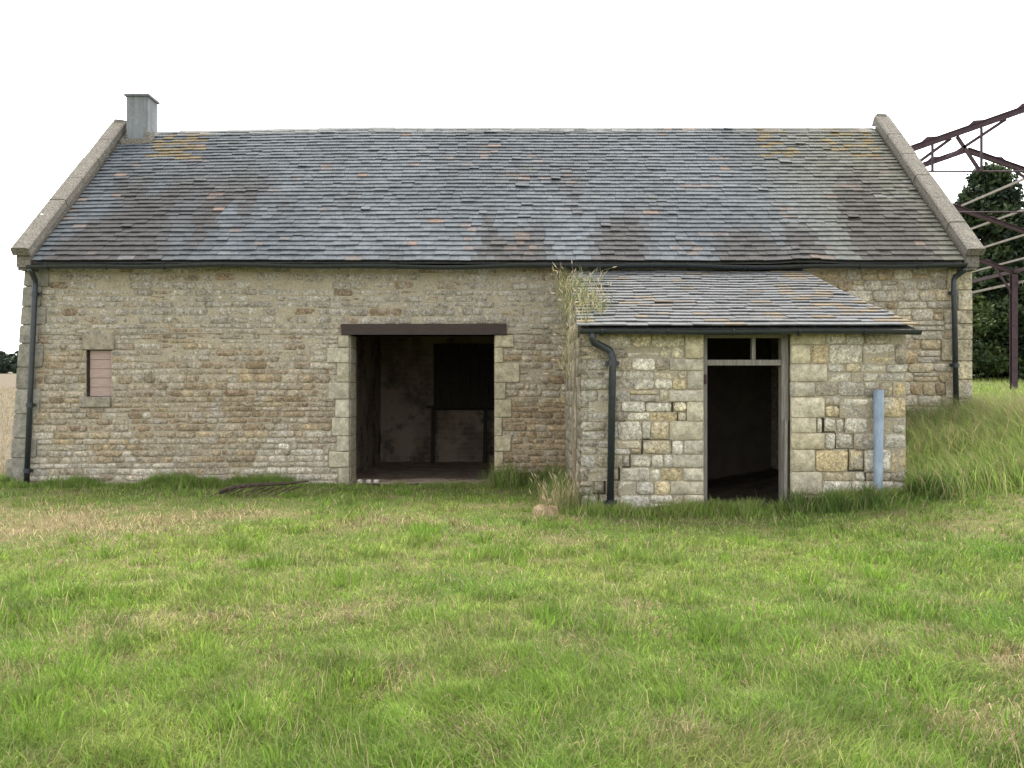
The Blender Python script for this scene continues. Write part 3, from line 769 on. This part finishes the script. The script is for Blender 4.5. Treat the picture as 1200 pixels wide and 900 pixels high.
lay_tiles(spt, SSL, sl_l, sl_r, 21, .16, .32, True, sroof, 300, 0)
m1 = MB(); 
for i in range(14):
    x0 = .95 + (4.5 - .95) * i / 14; x1 = .95 + (4.5 - .95) * (i + 1) / 14
    m1.beam((x0, 14.10, 3.415 + rng.uniform(-.008, .008)), (x1, 14.10, 3.415 + rng.uniform(-.008, .008)), .2, .05, (.3, .29, .26))
m1.build('flashing', M['coping'], sroof)
gutter('gutter', [(x, SEY - .02, 2.262 + .006 * math.sin(x * 2)) for x in np.linspace(.83, 4.99, 16)], .058, shed, [(x, SEY - .02, 2.262) for x in np.arange(1.1, 4.9, .8)])
a = px(694, 392, SEY); b = px(716, 412, LY - .1); c = px(718, 420, LY - .1); d = px(715, 602, LY - .1)
downpipe([(a.x, SEY - .02, 2.22), (a.x, SEY - .02, 2.17), (a.x + .02, SEY, 2.11), (b.x - .02, LY - .1, 2.02), (b.x, LY - .1, 1.98), c, d], .046, shed, [c.lerp(d, t) for t in (.03, .93)])

# ------------------------------------------------------------------ things about the buildings
def pipe_stub():
    m1 = MB(); n = 14; r = .063
    lo_, hi_ = px(1029, 585, LY - .12), px(1029.5, 457, LY - .085)
    def ring(p, rr): return [p + Vector((math.cos(2 * math.pi * k / n) * rr, math.sin(2 * math.pi * k / n) * rr, 0)) for k in range(n)]
    A = ring(lo_, r * .85); B = ring(hi_, r); C_ = ring(hi_, r * .9); D = ring(hi_ - Vector((0, 0, .4)), r * .88)
    ff = []
    for i in range(3):
        for k in range(n): ff.append((i * n + k, i * n + (k + 1) % n, (i + 1) * n + (k + 1) % n, (i + 1) * n + k))
    m1.add(A + B + C_ + D, ff + [tuple(range(3 * n, 4 * n))])
    o = m1.build('plastic_pipe', M['blue_pipe'], smooth=True)
    return tag(o, 'pale blue grey pipe standing upright against the cracked shed wall', 'pipe')
pipe_stub()

dr_ = MB(); dr_.box((-1.78, 19.955, 1.02), (.12, 19.998, 1.09)); dro = dr_.build('loft_door', M['dark_wood'], barn)
for i in range(9):
    m1 = MB(); m1.box((-1.75 + i * .205 + .004, 19.95 + rng.uniform(0, .01), 1.093), (-1.75 + (i + 1) * .205 - .004, 19.995, 2.5)); m1.build('plank', M['dark_wood'], dro)
rail = thing('feed_rail', (-1.1, 19.6, -.15), 'dark timber rail on two posts inside the barn, before the back wall', 'rail')
m1 = MB(); m1.beam((-1.87, 19.6, 1.10), (.40, 19.6, 1.10), .045, .05); m1.build('rail', M['dark_wood'], rail)
m1 = MB(); m1.beam((-1.74, 19.62, -.2), (-1.72, 19.62, 1.055), .08, .08, up=(0, 1, 0)); m1.build('post', M['dark_wood'], rail)
m1 = MB(); m1.beam((-.60, 19.62, -.2), (-.58, 19.62, 1.055), .08, .08, up=(0, 1, 0)); m1.build('post', M['dark_wood'], rail)

def loose_stone(name, c, sx, sy, sz, mat, col, label, cat, seed, group=None):
    rr = random.Random(seed); m1 = MB(); vv = []
    nu, nv = 9, 6
    for i in range(nv + 1):
        th = math.pi * i / nv
        for k in range(nu):
            ph = 2 * math.pi * k / nu; q = .85 + rr.uniform(-.13, .15)
            sgn = lambda t, e: math.copysign(abs(t) ** e, t)
            vv.append((c[0] + sx * q * sgn(math.sin(th), .6) * sgn(math.cos(ph), .6), c[1] + sy * q * sgn(math.sin(th), .6) * sgn(math.sin(ph), .6), c[2] + sz * q * sgn(math.cos(th), .6)))
    ff = [(i * nu + k, (i + 1) * nu + k, (i + 1) * nu + (k + 1) % nu, i * nu + (k + 1) % nu) for i in range(nv) for k in range(nu)]
    m1.add(vv, ff, col); o = m1.build(name, mat); return tag(o, label, cat, group)
p = px(640, 604, 11.0)
loose_stone('fallen_stone', (p.x, 11.0, .0), .19, .14, .13, M['ashlar'], (.34, .26, .16), 'squat buff stone block lying in dry grass left of the shed corner', 'stone', 3)
p = px(431, 562, 14.35)
for i in range(3):
    loose_stone('rubble_piece', (p.x - .12 + .13 * i, 14.33 + .05 * (i % 2), .04), .05, .04, .035, M['ashlar'], (.6, .58, .53), 'pale rubble lump on the earth just inside the barn doorway', 'rubble', 20 + i, 'rubble lumps in the barn doorway')
br = thing('fallen_branch', (-3.6, 12.95, 0), 'dark dead branch lying in the grass left of the barn doorway', 'branch')
m1 = MB(); m1.tube([(-4.15, 12.7, .06), (-3.95, 12.8, .13), (-3.7, 12.86, .15), (-3.3, 12.95, .16), (-2.95, 13.0, .19)], [.035, .033, .03, .024, .012], 7, jit=.15); m1.build('limb', M['bark'], br)
for q in range(9):
    x = -4.0 + q * .12; m1 = MB(); m1.tube([(x, 12.8, .13), (x - .06 + rng.uniform(-.05, .05), 12.66, .10), (x - .18, 12.5 + rng.uniform(-.1, .1), .04)], [.014, .011, .006], 5); m1.build('twig', M['bark'], br)

# ------------------------------------------------------------------ the steel frame of the vanished Dutch barn
sf = thing('steel_barn_frame', (14, 32, 1.2), 'rusty bare steel frame of a roofless hay barn beyond the stone gable', 'barn frame')
RH, EH, HALF = 8.7, 6.3, 6.85
frs = [(22.0 + 5.2 * i, 13.6 + .2 * i) for i in range(5)]
def rz(d): return RH - (RH - EH) * abs(d) / HALF
for i, (Y, xr) in enumerate(frs):
    for sd in (-1, 1):
        m1 = MB(); m1.ibeam((xr + .03 * sd, Y, RH), (xr + sd * HALF, Y, EH), .12, .16, .018); ro = m1.build('rafter', M['rust'], sf)
        for d in (1.05, 2.25, 3.4, 4.6, 5.8):
            m2 = MB(); a = Vector((xr + sd * (d - .22), Y - .02, rz(d - .22) + .096)); b = Vector((xr + sd * (d + .02), Y - .02, rz(d + .02) + .165)); c = Vector((xr + sd * (d + .14), Y - .02, rz(d + .14) + .096))
            m2.add([a, b, c, a + Vector((0, .05, 0)), b + Vector((0, .05, 0)), c + Vector((0, .05, 0))], [(0, 1, 2), (5, 4, 3), (0, 3, 4, 1), (1, 4, 5, 2), (2, 5, 3, 0)]); m2.build('cleat', M['rust'], ro)
        zb = float(ground_h(xr + sd * HALF, Y)) - .3
        m1 = MB(); m1.ibeam((xr + sd * HALF, Y, zb), (xr + sd * HALF, Y, EH - .1), .22, .24, .025, up=(0, 1, 0)); m1.build('post', M['rust'], sf)
        m1 = MB(); m1.beam((xr + sd * HALF, Y - .02, EH - 1.0), (xr + sd * (HALF - .8), Y - .02, rz(HALF - .8) - .09), .06, .08); m1.build('knee_brace', M['rust'], sf)
    if i < 2:
        m1 = MB(); m1.tube([(xr - HALF * .72, Y, 6.82), (xr + HALF * .72, Y, 6.82)], .022, 6); m1.build('tie_rod', M['rust'], sf)
        for sd in (-1, 1):
            for d, dd in ((3.3, 0), (2.1, 0)):
                m1 = MB(); m1.beam((xr + sd * d, Y - .05, rz(d) - .09), (xr + sd * d, Y - .05, 6.82), .05, .05); m1.build('strut', M['rust'], sf)
            for (d0, z0, d1, z1) in ((3.65, 7.02, 2.8, rz(2.8) - .08), (2.9, 7.15, 1.45, rz(1.45) - .08), (2.65, rz(2.65) - .08, 2.1, 6.86)):
                m1 = MB(); m1.beam((xr + sd * d0, Y + .05, z0), (xr + sd * d1, Y + .05, z1), .06, .075); m1.build('brace', M['rust'], sf)
Y0, Y1 = frs[1][0], frs[-1][0]
for sd in (1,):
    for d in (2.25, 3.6, 4.9, 6.3):
        for (ya, xa), (yb, xb) in zip(frs[1:], frs[2:]):
            m1 = MB(); m1.beam((xa + sd * d, ya, rz(d) + .13), (xb + sd * d, yb, rz(d) + .13), .05, .075); m1.build('purlin', M['purlin'], sf)
    for (ya, xa), (yb, xb) in zip(frs, frs[1:]):
        m1 = MB(); m1.beam((xa + sd * (HALF + .16), ya, EH - .45), (xb + sd * (HALF + .16), yb, EH - .45), .06, .10); m1.build('side_rail', M['purlin'], sf)
for (ya, xa), (yb, xb) in zip(frs, frs[1:]):
    m1 = MB(); m1.beam((xa - HALF, ya, EH + .02), (xb - HALF, yb, EH + .02), .1, .14); m1.build('eaves_beam', M['rust'], sf)
    m1 = MB(); m1.beam((xa + HALF, ya, EH + .02), (xb + HALF, yb, EH + .02), .1, .14); m1.build('eaves_beam', M['rust'], sf)

# ------------------------------------------------------------------ trees
def leaf_cloud(name, cents, rad, nleaf, size, cols, parent, seed, flat=.8, squash=.75):
    r = np.random.default_rng(seed)
    k = r.integers(0, len(cents), nleaf); c = np.array(cents)[k]; rr = np.array(rad)[k]
    d = r.normal(size=(nleaf, 3)); d /= np.linalg.norm(d, axis=1)[:, None]
    p = c + d * (rr * r.random(nleaf) ** .45)[:, None] * np.array([1, 1, squash])
    a = r.normal(size=(nleaf, 3)); a[:, 2] *= flat; a /= np.linalg.norm(a, axis=1)[:, None]
    b = np.cross(a, r.normal(size=(nleaf, 3))); b /= np.linalg.norm(b, axis=1)[:, None]
    s = size * (.6 + .8 * r.random(nleaf))[:, None]
    V = np.stack([p - a * s, p + b * s * .55, p + a * s, p - b * s * .55], 1).reshape(-1, 3)
    tint = np.array(cols)[k % len(cols)] * (.7 + .6 * r.random(nleaf))[:, None]
    q = np.arange(nleaf)[:, None] * 4 + np.arange(4)
    return np_mesh(name, V, np.repeat(tint, 4, 0), q, None, M['leaf'], parent)
def tree(name, x, y, h, w, label, cat, seed, shape='round', cols=((.03, .045, .016),), nleaf=12000, size=.13, group=None, ncl=70, low=.12):
    rr = random.Random(seed); z0 = float(ground_h(x, y)); o = thing(name, (x, y, z0), label, cat, group)
    cents = []; rad = []
    m1 = MB(); pts = [Vector((x + math.sin(i * 1.3 + seed) * .05 * h * .1, y, z0 - .2 + h * .88 * i / 7)) for i in range(8)]
    m1.tube(pts, [h * .028 * (1 - i / 8.5) + .01 for i in range(8)], 8)
    for i in range(ncl):
        t = rr.random() ** .9; ph = rr.random() * 2 * math.pi
        if shape == 'cone': prof = (1 - t) ** .5 * (.75 + .25 * min(1, t * 6))
        elif shape == 'column': prof = min(1, (1 - t) * 2.2) ** .6 * (.8 + .2 * math.sin(t * 9 + seed))
        else: prof = math.sin(math.pi * min(1, .12 + .88 * t)) ** .55
        rad_ = w / 2 * prof * rr.uniform(.35, 1.0) * rr.uniform(.85, 1.1)
        c = Vector((x + math.cos(ph) * rad_, y + math.sin(ph) * rad_, z0 + h * (low + (1 - low) * t * .96)))
        cents.append(tuple(c)); rad.append(rr.uniform(.10, .19) * w * (.55 + .45 * prof))
        if i % 3 == 0:
            ti = min(7, max(1, int((c.z - z0) / h * 7 * .8))); m1.tube([pts[ti], pts[ti].lerp(c, .5) + Vector((0, 0, .05 * h * .3)), c], [h * .008, h * .005, .01], 5)
    m1.build('trunk', M['bark'], o)
    leaf_cloud('crown', cents, rad, nleaf, size, cols, o, seed)
    return o
DK = ((.024, .04, .018), (.036, .058, .022), (.015, .027, .014), (.05, .075, .028))
MD = ((.045, .07, .018), (.06, .085, .022), (.03, .05, .016), (.075, .10, .03))
tree('conifer_tree', 28.5, 53.5, 12.6, 8.4, 'tall dark evergreen tree with a pointed crown behind the steel frame', 'tree', 1, 'cone', DK, 42000, .16, ncl=230, low=.03)
tree('conifer_tree', 26.4, 57, 11.4, 5.0, 'narrow dark evergreen beside the stone gable, partly hidden by the coping', 'tree', 2, 'cone', DK, 16000, .16, ncl=100, low=.04)
tree('conifer_tree', 33.5, 56, 11.5, 6.5, 'dark evergreen with ragged side boughs, next beyond the pointed one', 'tree', 4, 'cone', DK, 16000, .17, ncl=100, low=.04)
tree('broadleaf_bush', 25.6, 50.5, 4.9, 4.6, 'lighter green leafy bush between the stone gable and the steel post', 'bush', 5, 'round', MD, 12000, .12, ncl=70, low=-.03)
tree('broadleaf_bush', 29.8, 51.0, 4.2, 5.0, 'dark green bushy undergrowth just behind the rusty steel post', 'bush', 6, 'round', DK[1:] + MD[:1], 11000, .13, ncl=70, low=-.03)
tree('broadleaf_bush', 34.0, 51.5, 4.6, 5.2, 'broad dark bush below the ragged evergreen', 'bush', 7, 'round', DK, 9000, .14, ncl=60, low=-.03)
tree('broadleaf_bush', 27.7, 52.3, 5.4, 4.4, 'shadowy bush at the foot of the pointed evergreen', 'bush', 8, 'round', DK, 8000, .14, ncl=60, low=-.03)
FAR = ((.035, .055, .03), (.045, .065, .035), (.03, .045, .028))
rf = random.Random(3)
for i in range(16):
    X = -205 + i * 7.5 + rf.uniform(-2, 2); Y = 300 + rf.uniform(-8, 8)
    tree('far_tree', X, Y, rf.uniform(5.5, 7.6), rf.uniform(8, 11), 'distant green tree in the row along the far edge of the stubble field', 'tree', 100 + i, 'round', FAR, 1400, .5, 'trees along the far field edge', 40, .05)

# ------------------------------------------------------------------ grass
def blades(x, y, z, h, w, ang, lean, la, col, tipc=None):
    n = len(x); P = np.stack([x, y, z], 1)
    s = np.stack([np.cos(ang), np.sin(ang), np.zeros(n)], 1) * (w / 2)[:, None]
    L = np.stack([np.cos(la), np.sin(la), np.zeros(n)], 1)
    up = np.array([0, 0, 1.0])
    mid = P + up * (h * .58)[:, None] * np.sqrt(np.clip(1 - (lean * .45) ** 2, .05, 1))[:, None] + L * (h * lean * .32)[:, None]
    tip = P + up * (h * np.sqrt(np.clip(1 - lean ** 2 * .8, .06, 1)))[:, None] + L * (h * lean)[:, None]
    V = np.stack([P - s, P + s, mid - s * .8, mid + s * .8, tip], 1).reshape(-1, 3)
    b = np.arange(n)[:, None] * 5
    q = b + np.array([0, 1, 3, 2]); t = b + np.array([2, 3, 4])
    C = np.repeat(col, 5, 0)
    return V, C, q, t
def join_b(parts):
    off = 0; Vs, Cs, Qs, Ts = [], [], [], []
    for V, C, q, t in parts:
        Vs.append(V); Cs.append(C); Qs.append(q + off); Ts.append(t + off); off += len(V)
    return np.concatenate(Vs), np.concatenate(Cs), np.concatenate(Qs), np.concatenate(Ts)
def blocked(x, y):
    b1 = (x > -8.02) & (x < 7.32) & (y > YF - .03) & (y < BY1 + .1)
    b2 = (x > LX0 - .03) & (x < LX1 + .03) & (y > LY - .03) & (y < YF + .1)
    b3 = (x > -2.55) & (x < -.3) & (y > 13.93) & (y < YF + .1)
    return b1 | b2 | b3
G1, G2, G3 = np.array([.222, .315, .058]), np.array([.155, .265, .045]), np.array([.29, .33, .10])
STRAW, BROWNG = np.array([.40, .335, .19]), np.array([.24, .175, .095])
def dry_mask(x, y):
    e = lambda cx, cy, rx, ry: np.exp(-(((x - cx) / rx) ** 2 + ((y - cy) / ry) ** 2))
    m = 1.3 * e(-5.0, 9.8, 1.3, .65) + 1.2 * e(-4.1, 10.9, 1.2, .55) + 1.0 * e(-6.0, 10.8, 1.2, .9) + .75 * e(-1.2, 10.2, .5, .3) + .6 * e(-.4, 9.6, .4, .25) + .6 * e(.5, 8.9, .5, .25)
    m = m + .6 * e(.4, 10.7, .5, .3) + .5 * e(2.75, 4.9, .3, .45) + .4 * e(2.2, 4.1, .4, .3) + .25 * e(.75, 3.9, .4, .2) + .45 * e(-1.9, 5.9, .7, .3) + .8 * e(8.2, 15.3, 1.8, 1.2) + .7 * e(11.5, 19, 3, 2.5)
    return m
def grass_color(x, y, r):
    n1 = fbm(x, y, .55, 200); n2 = fbm(x, y, 1.8, 210); n3 = fbm(x, y, .9, 220)
    t = np.clip((n1 - .3) * 2.4 + (r.random(len(x)) - .5) * .5, 0, 1)[:, None]
    c = G2 * (1 - t) + G1 * t
    t2 = np.clip((n3 - .45) * 3, 0, 1)[:, None] * .7; c = c * (1 - t2) + G3 * t2
    dry = np.clip(dry_mask(x, y) * (.6 + n2) + np.clip((n2 - .56) * 1.8, 0, .4), 0, .92)
    c = c * (.72 + .56 * vnoise(x, y, 5.5, 230))[:, None]
    isdry = r.random(len(x)) < dry * .85 + .06
    br = (r.random(len(x)) < .3)[:, None]
    c = np.where(isdry[:, None], np.where(br, BROWNG, STRAW), c)
    return c * (.6 + .85 * r.random(len(x)) ** 1.5)[:, None], isdry, n2, n1
def meadow(n, seed):
    r = np.random.default_rng(seed)
    v = r.random(n) * (560 - 108) + 108; Y = 1680 / v; X = (r.random(n) * 1700 - 850) * Y / F
    X = X + r.normal(size=n) * .03; Y = Y + r.normal(size=n) * .03
    k = ~blocked(X, Y); X, Y = X[k], Y[k]; n = len(X)
    c, dry, n2, n1 = grass_color(X, Y, r)
    tuft = np.clip((fbm(X, Y, 1.5, 300) - .42) * 4, 0, 1)
    h = (.036 + .058 * tuft + .028 * r.random(n)) * (.5 + .9 * r.random(n)) * (1 - .55 * np.clip(dry_mask(X, Y), 0, 1))
    lean = np.clip(.35 + .7 * r.random(n) + np.where(dry, .15, 0), 0, .98)
    wind = 2.2 + 5 * (vnoise(X, Y, 1.6, 400) - .5) * 2 + r.normal(size=n) * 1.3
    w = (.0026 + .0036 * r.random(n)) * np.clip(Y / 4.2, 1, 2.6)
    ang = r.random(n) * math.pi
    return blades(X, Y, ground_h(X, Y) - .01, h, w, ang, lean, wind, c)
def stems(n, seed):                         # thin dry flower stems standing or lodged above the sward
    r = np.random.default_rng(seed)
    v = r.random(n) * (560 - 115) + 115; Y = 1680 / v; X = (r.random(n) * 1500 - 750) * Y / F
    k = ~blocked(X, Y) & (fbm(X, Y, .8, 500) > .42); X, Y = X[k], Y[k]; n = len(X)
    h = .10 + .17 * r.random(n); lean = np.clip(.3 + .65 * r.random(n), 0, .99)
    c = STRAW * (.8 + .5 * r.random(n))[:, None] * np.array([1.05, 1.05, 1.0])
    return blades(X, Y, ground_h(X, Y), h, (.0016 + .001 * r.random(n)) * np.clip(Y / 4, 1, 2.4), r.random(n) * math.pi, lean, 2.0 + 2.5 * r.normal(size=n), c)
def litter(n, seed):                        # flat dead straw lying where the sward is worn
    r = np.random.default_rng(seed); v = r.random(n) * (540 - 125) + 125; Y = 1680 / v; X = (r.random(n) * 1500 - 750) * Y / F
    k = ~blocked(X, Y) & (r.random(n) < np.clip(dry_mask(X, Y), 0, 1) * (.35 + fbm(X, Y, 2.5, 800))); X, Y = X[k], Y[k]; n = len(X)
    c = np.where((r.random(n) < .35)[:, None], BROWNG, STRAW) * (.6 + .8 * r.random(n))[:, None]
    return blades(X, Y, ground_h(X, Y) + .005, .05 + .09 * r.random(n), (.003 + .003 * r.random(n)) * np.clip(Y / 4.5, 1, 2.2), r.random(n) * math.pi, .88 + .11 * r.random(n), r.random(n) * 6.28, c)
def tussocks(n, per, seed):                 # separate tufts of coarser, fresher grass
    r = np.random.default_rng(seed); v = r.random(n) * (520 - 125) + 125; Y0 = 1680 / v; X0 = (r.random(n) * 1500 - 750) * Y0 / F
    k = np.repeat(np.arange(n), per); m = n * per
    d = r.normal(size=(m, 2)) * (.05 + .05 * r.random(n))[k][:, None]; X = X0[k] + d[:, 0]; Y = Y0[k] + d[:, 1]
    ok = ~blocked(X, Y) & (dry_mask(X, Y) < .4); X, Y, k, d = X[ok], Y[ok], k[ok], d[ok]; m = len(X)
    base = np.where((r.random(n) < .6)[:, None], np.array([.16, .26, .04]), np.array([.15, .24, .04])) * (.85 + .4 * r.random(n))[:, None]
    h = (.06 + .10 * r.random(n))[k] * (.6 + .6 * r.random(m)); la = np.arctan2(d[:, 1], d[:, 0]) + r.normal(size=m) * .5
    return blades(X, Y, ground_h(X, Y) - .01, h, (.004 + .004 * r.random(m)) * np.clip(Y / 5, 1, 1.8), r.random(m) * math.pi, np.clip(.25 + .6 * r.random(m), 0, .95), la, base[k] * (.7 + .6 * r.random(m))[:, None])
V, C, Q, T = join_b([meadow(430000, 1), stems(4200, 2), tussocks(380, 60, 3), litter(90000, 4)])
o = np_mesh('meadow_grass', V, C, Q, T, M['grass'], kind='stuff'); o['label'] = 'rough short meadow grass with dry straw patches in front of the barn'; o['category'] = 'grass'

def strip(pts, n, seed, hmin, hmax, colA, colB, spread, seedy=.12, leanm=.5):
    r = np.random.default_rng(seed); pts = np.array(pts); seg = r.integers(0, len(pts) - 1, n); t = r.random(n)[:, None]
    p = pts[seg] * (1 - t) + pts[seg + 1] * t; X = p[:, 0] + r.normal(size=n) * spread; Y = p[:, 1] - np.abs(r.normal(size=n)) * spread
    clump = np.clip((fbm(X, Y, 1.7, 600 + seed) - .38) * 4, 0, 1)
    k = ~blocked(X, Y) & (r.random(n) < .15 + clump); X, Y, clump = X[k], Y[k], clump[k]; n = len(X)
    h = (hmin + (hmax - hmin) * clump * r.random(n)) * (.7 + .5 * r.random(n))
    tt = r.random(n)[:, None]; c = np.array(colA) * (1 - tt) + np.array(colB) * tt
    dry = r.random(n) < seedy; c = np.where(dry[:, None], STRAW * .95, c) * (.75 + .5 * r.random(n))[:, None]
    return blades(X, Y, ground_h(X, Y) - .01, h * np.where(dry, 1.15, 1), .006 + .006 * r.random(n), r.random(n) * math.pi, np.clip(leanm * (.3 + 1.2 * r.random(n)), 0, .98), r.random(n) * 6.28, c)
DG, LG = (.15, .25, .05), (.25, .345, .08)
tall = [strip([(-8.6, 14.1), (-7.5, 14.12), (-5, 14.12), (-2.7, 14.12)], 26000, 11, .08, .26, DG, LG, .16, .06),
        strip([(-.3, 14.12), (.85, 14.1), (.8, 12.6), (.75, 11.3)], 9000, 12, .12, .45, DG, LG, .18, .2),
        strip([(.7, 11.1), (2.4, 11.14), (3.5, 11.14), (5.0, 11.1)], 14000, 13, .07, .24, LG, LG, .16, .10),
        strip([(3.6, 11.1), (4.4, 11.0), (5.2, 10.95)], 9000, 14, .12, .38, DG, (.09, .14, .04), .2, .1),
        strip([(-2.6, 13.9), (-.3, 13.9)], 3000, 15, .06, .16, LG, LG, .1, .15)]
def bank(n, seed):
    r = np.random.default_rng(seed); X = 4.9 + r.random(n) * 6.5; Y = 10.2 + r.random(n) * 6.5
    k = ~blocked(X, Y) & (r.random(n) < sstep(3.9, 6.2, X) * sstep(10.1, 11.4, Y + .12 * (X - 5)) * sstep(16.7, 14.0, Y)) & (dry_mask(X, Y) < .45 + .5 * r.random(n))
    X, Y = X[k], Y[k]; n = len(X); cl = fbm(X, Y, 1.1, 700)
    h = (.22 + .50 * cl) * (.55 + .7 * r.random(n)); tt = r.random(n)[:, None]
    c = np.array([.15, .24, .05]) * (1 - tt) + np.array([.29, .36, .10]) * tt
    dry = r.random(n) < .2 + .25 * (cl > .52); c = np.where(dry[:, None], STRAW * .9, c) * (.75 + .5 * r.random(n))[:, None]
    return blades(X, Y, ground_h(X, Y) - .02, h, .006 + .006 * r.random(n), r.random(n) * math.pi, np.clip(.35 + .55 * r.random(n), 0, .97), 2.6 + 1.3 * r.normal(size=n), c)
tall.append(bank(60000, 16))
def yard(n, seed):                          # sward behind, by the steel frame
    r = np.random.default_rng(seed); X = 7.4 + r.random(n) ** 1.2 * 30; Y = 15 + r.random(n) ** 1.3 * 37
    c, dry, n2, n1 = grass_color(X, Y, r)
    return blades(X, Y, ground_h(X, Y), .10 + .12 * r.random(n), .02 + .012 * r.random(n), r.random(n) * math.pi, .3 + .5 * r.random(n), r.random(n) * 6.28, c)
tall.append(yard(40000, 17))
V, C, Q, T = join_b(tall)
o = np_mesh('long_grass', V, C, Q, T, M['grass'], kind='stuff'); o['label'] = 'long uncut grass along the foot of the walls and on the bank'; o['category'] = 'grass'

def stubble(n, seed):                       # cut straw in drilled rows on the field west of the barn
    r = np.random.default_rng(seed); Y = 14.9 + r.random(n) ** 1.6 * 75; row = np.round((-8.3 - r.random(n) ** 1.3 * 55) / .25) * .25
    X = row + r.normal(size=n) * .025
    c = np.where((r.random(n) < .12)[:, None], np.array([.12, .17, .05]), np.where((r.random(n) < .3)[:, None], BROWNG, np.array([.36, .30, .185]))) * (.6 + .7 * r.random(n))[:, None]
    return blades(X, Y, ground_h(X, Y), .10 + .10 * r.random(n), (.006 + .004 * r.random(n)) * np.clip(Y / 16, 1, 3), r.random(n) * math.pi, .15 + .6 * r.random(n), r.random(n) * 6.28, c)
V, C, Q, T = stubble(70000, 21)
o = np_mesh('stubble', V, C, Q, T, M['grass'], kind='stuff'); o['label'] = 'pale cut straw stubble of the field beyond the barn end'; o['category'] = 'stubble'

# seed-headed grass clump by the corner, grass growing on the shed roof, dead climber on the shed corner
def seed_clump(parent, spots, n, hmin, hmax, green, seed, spread, lean=.45, wdt=.006, surf=None):
    r = np.random.default_rng(seed); sp = np.array(spots); k = r.integers(0, len(sp), n); p = sp[k] + r.normal(size=(n, 3)) * np.array([spread, spread * .8, 0])
    if surf is not None: p[:, 2] = surf(p[:, 0], p[:, 1])
    h = hmin + (hmax - hmin) * r.random(n)
    g_ = (r.random(n) < green)[:, None]; c = np.where(g_, np.array([.11, .145, .045]), STRAW * 1.02) * (.7 + .6 * r.random(n))[:, None]
    B = blades(p[:, 0], p[:, 1], p[:, 2], h, np.full(n, wdt) * (.6 + .8 * r.random(n)), r.random(n) * math.pi, np.clip(lean * (.2 + 1.3 * r.random(n)), 0, .97), r.random(n) * 6.28, c)
    o1 = np_mesh('blades', *B[:2], B[2], B[3], M['grass'], parent, 'stuff')
    tips = B[0].reshape(-1, 5, 3); dryk = np.where(~g_[:, 0])[0]; dryk = dryk[: len(dryk) // 2]
    tp = tips[dryk, 4]; dr = tp - tips[dryk, 2]; dr /= np.linalg.norm(dr, axis=1)[:, None] + 1e-6
    m = len(dryk); s = r.normal(size=(m, 3)); s = np.cross(dr, s); s /= np.linalg.norm(s, axis=1)[:, None] + 1e-6
    L = (.05 + .05 * r.random(m))[:, None]; W = .007
    Vv = np.stack([tp - dr * L, tp + s * W - dr * L * .4, tp + dr * L * .4, tp - s * W - dr * L * .4], 1).reshape(-1, 3)
    np_mesh('seed_heads', Vv, np.repeat(np.tile(np.array([.46, .38, .26]), (m, 1)), 4, 0), np.arange(m)[:, None] * 4 + np.arange(4), None, M['grass'], parent, 'stuff')
rg = thing('grass_plant', (1.0, 12.0, 2.6), 'shaggy tuft of dry seeding grass growing on the shed roof corner', 'plant')
zr_ = lambda x, y: SEZ + (STZ - SEZ) * np.clip((y - SEY) / (STY - SEY), 0, 1) - .02
sp = [(.72 + .5 * rng.random() ** 1.3, 11.05 + 2.3 * rng.random(), 0) for _ in range(40)]
seed_clump(rg, sp, 760, .10, .42, .68, 31, .08, .6, .005, zr_)
rg2 = thing('grass_plant', (.75, 11.1, 2.1), 'dry hanging grass and stalks spilling down over the shed gutter end', 'plant')
sp2 = [(.68 + .14 * rng.random(), 11.10 + .4 * rng.random(), 2.22 - .7 * rng.random() ** 1.8) for _ in range(60)]
seed_clump(rg2, sp2, 190, .08, .30, .55, 32, .05, .85, .0045)
sc = thing('grass_plant', (.3, 11.2, 0), 'clump of pale seeding grass beside the buff stone at the shed corner', 'plant')
sp3 = [(.3 + .5 * rng.random(), 10.95 + .5 * rng.random(), 0) for _ in range(24)]
seed_clump(sc, sp3, 260, .15, .55, .35, 33, .05, .45, .006, lambda x, y: ground_h(x, y))
vine = thing('dead_climber', (.79, 11.25, 0), 'dead pale climber stem running up the left corner of the shed', 'climber')
for i in range(2):
    m1 = MB(); xo = .775 + i * .02; ph = rng.random() * 6
    m1.tube([(xo + .02 * math.sin(z * 3 + ph), 11.22 + .05 * (i % 3) + .015 * math.sin(z * 5 + ph), z) for z in np.linspace(-.05, 2.0 - .15 * i, 14)], [.022 - .0011 * k - .003 * i for k in range(14)], 7, jit=.2); m1.build('stem', M['stem'], vine)
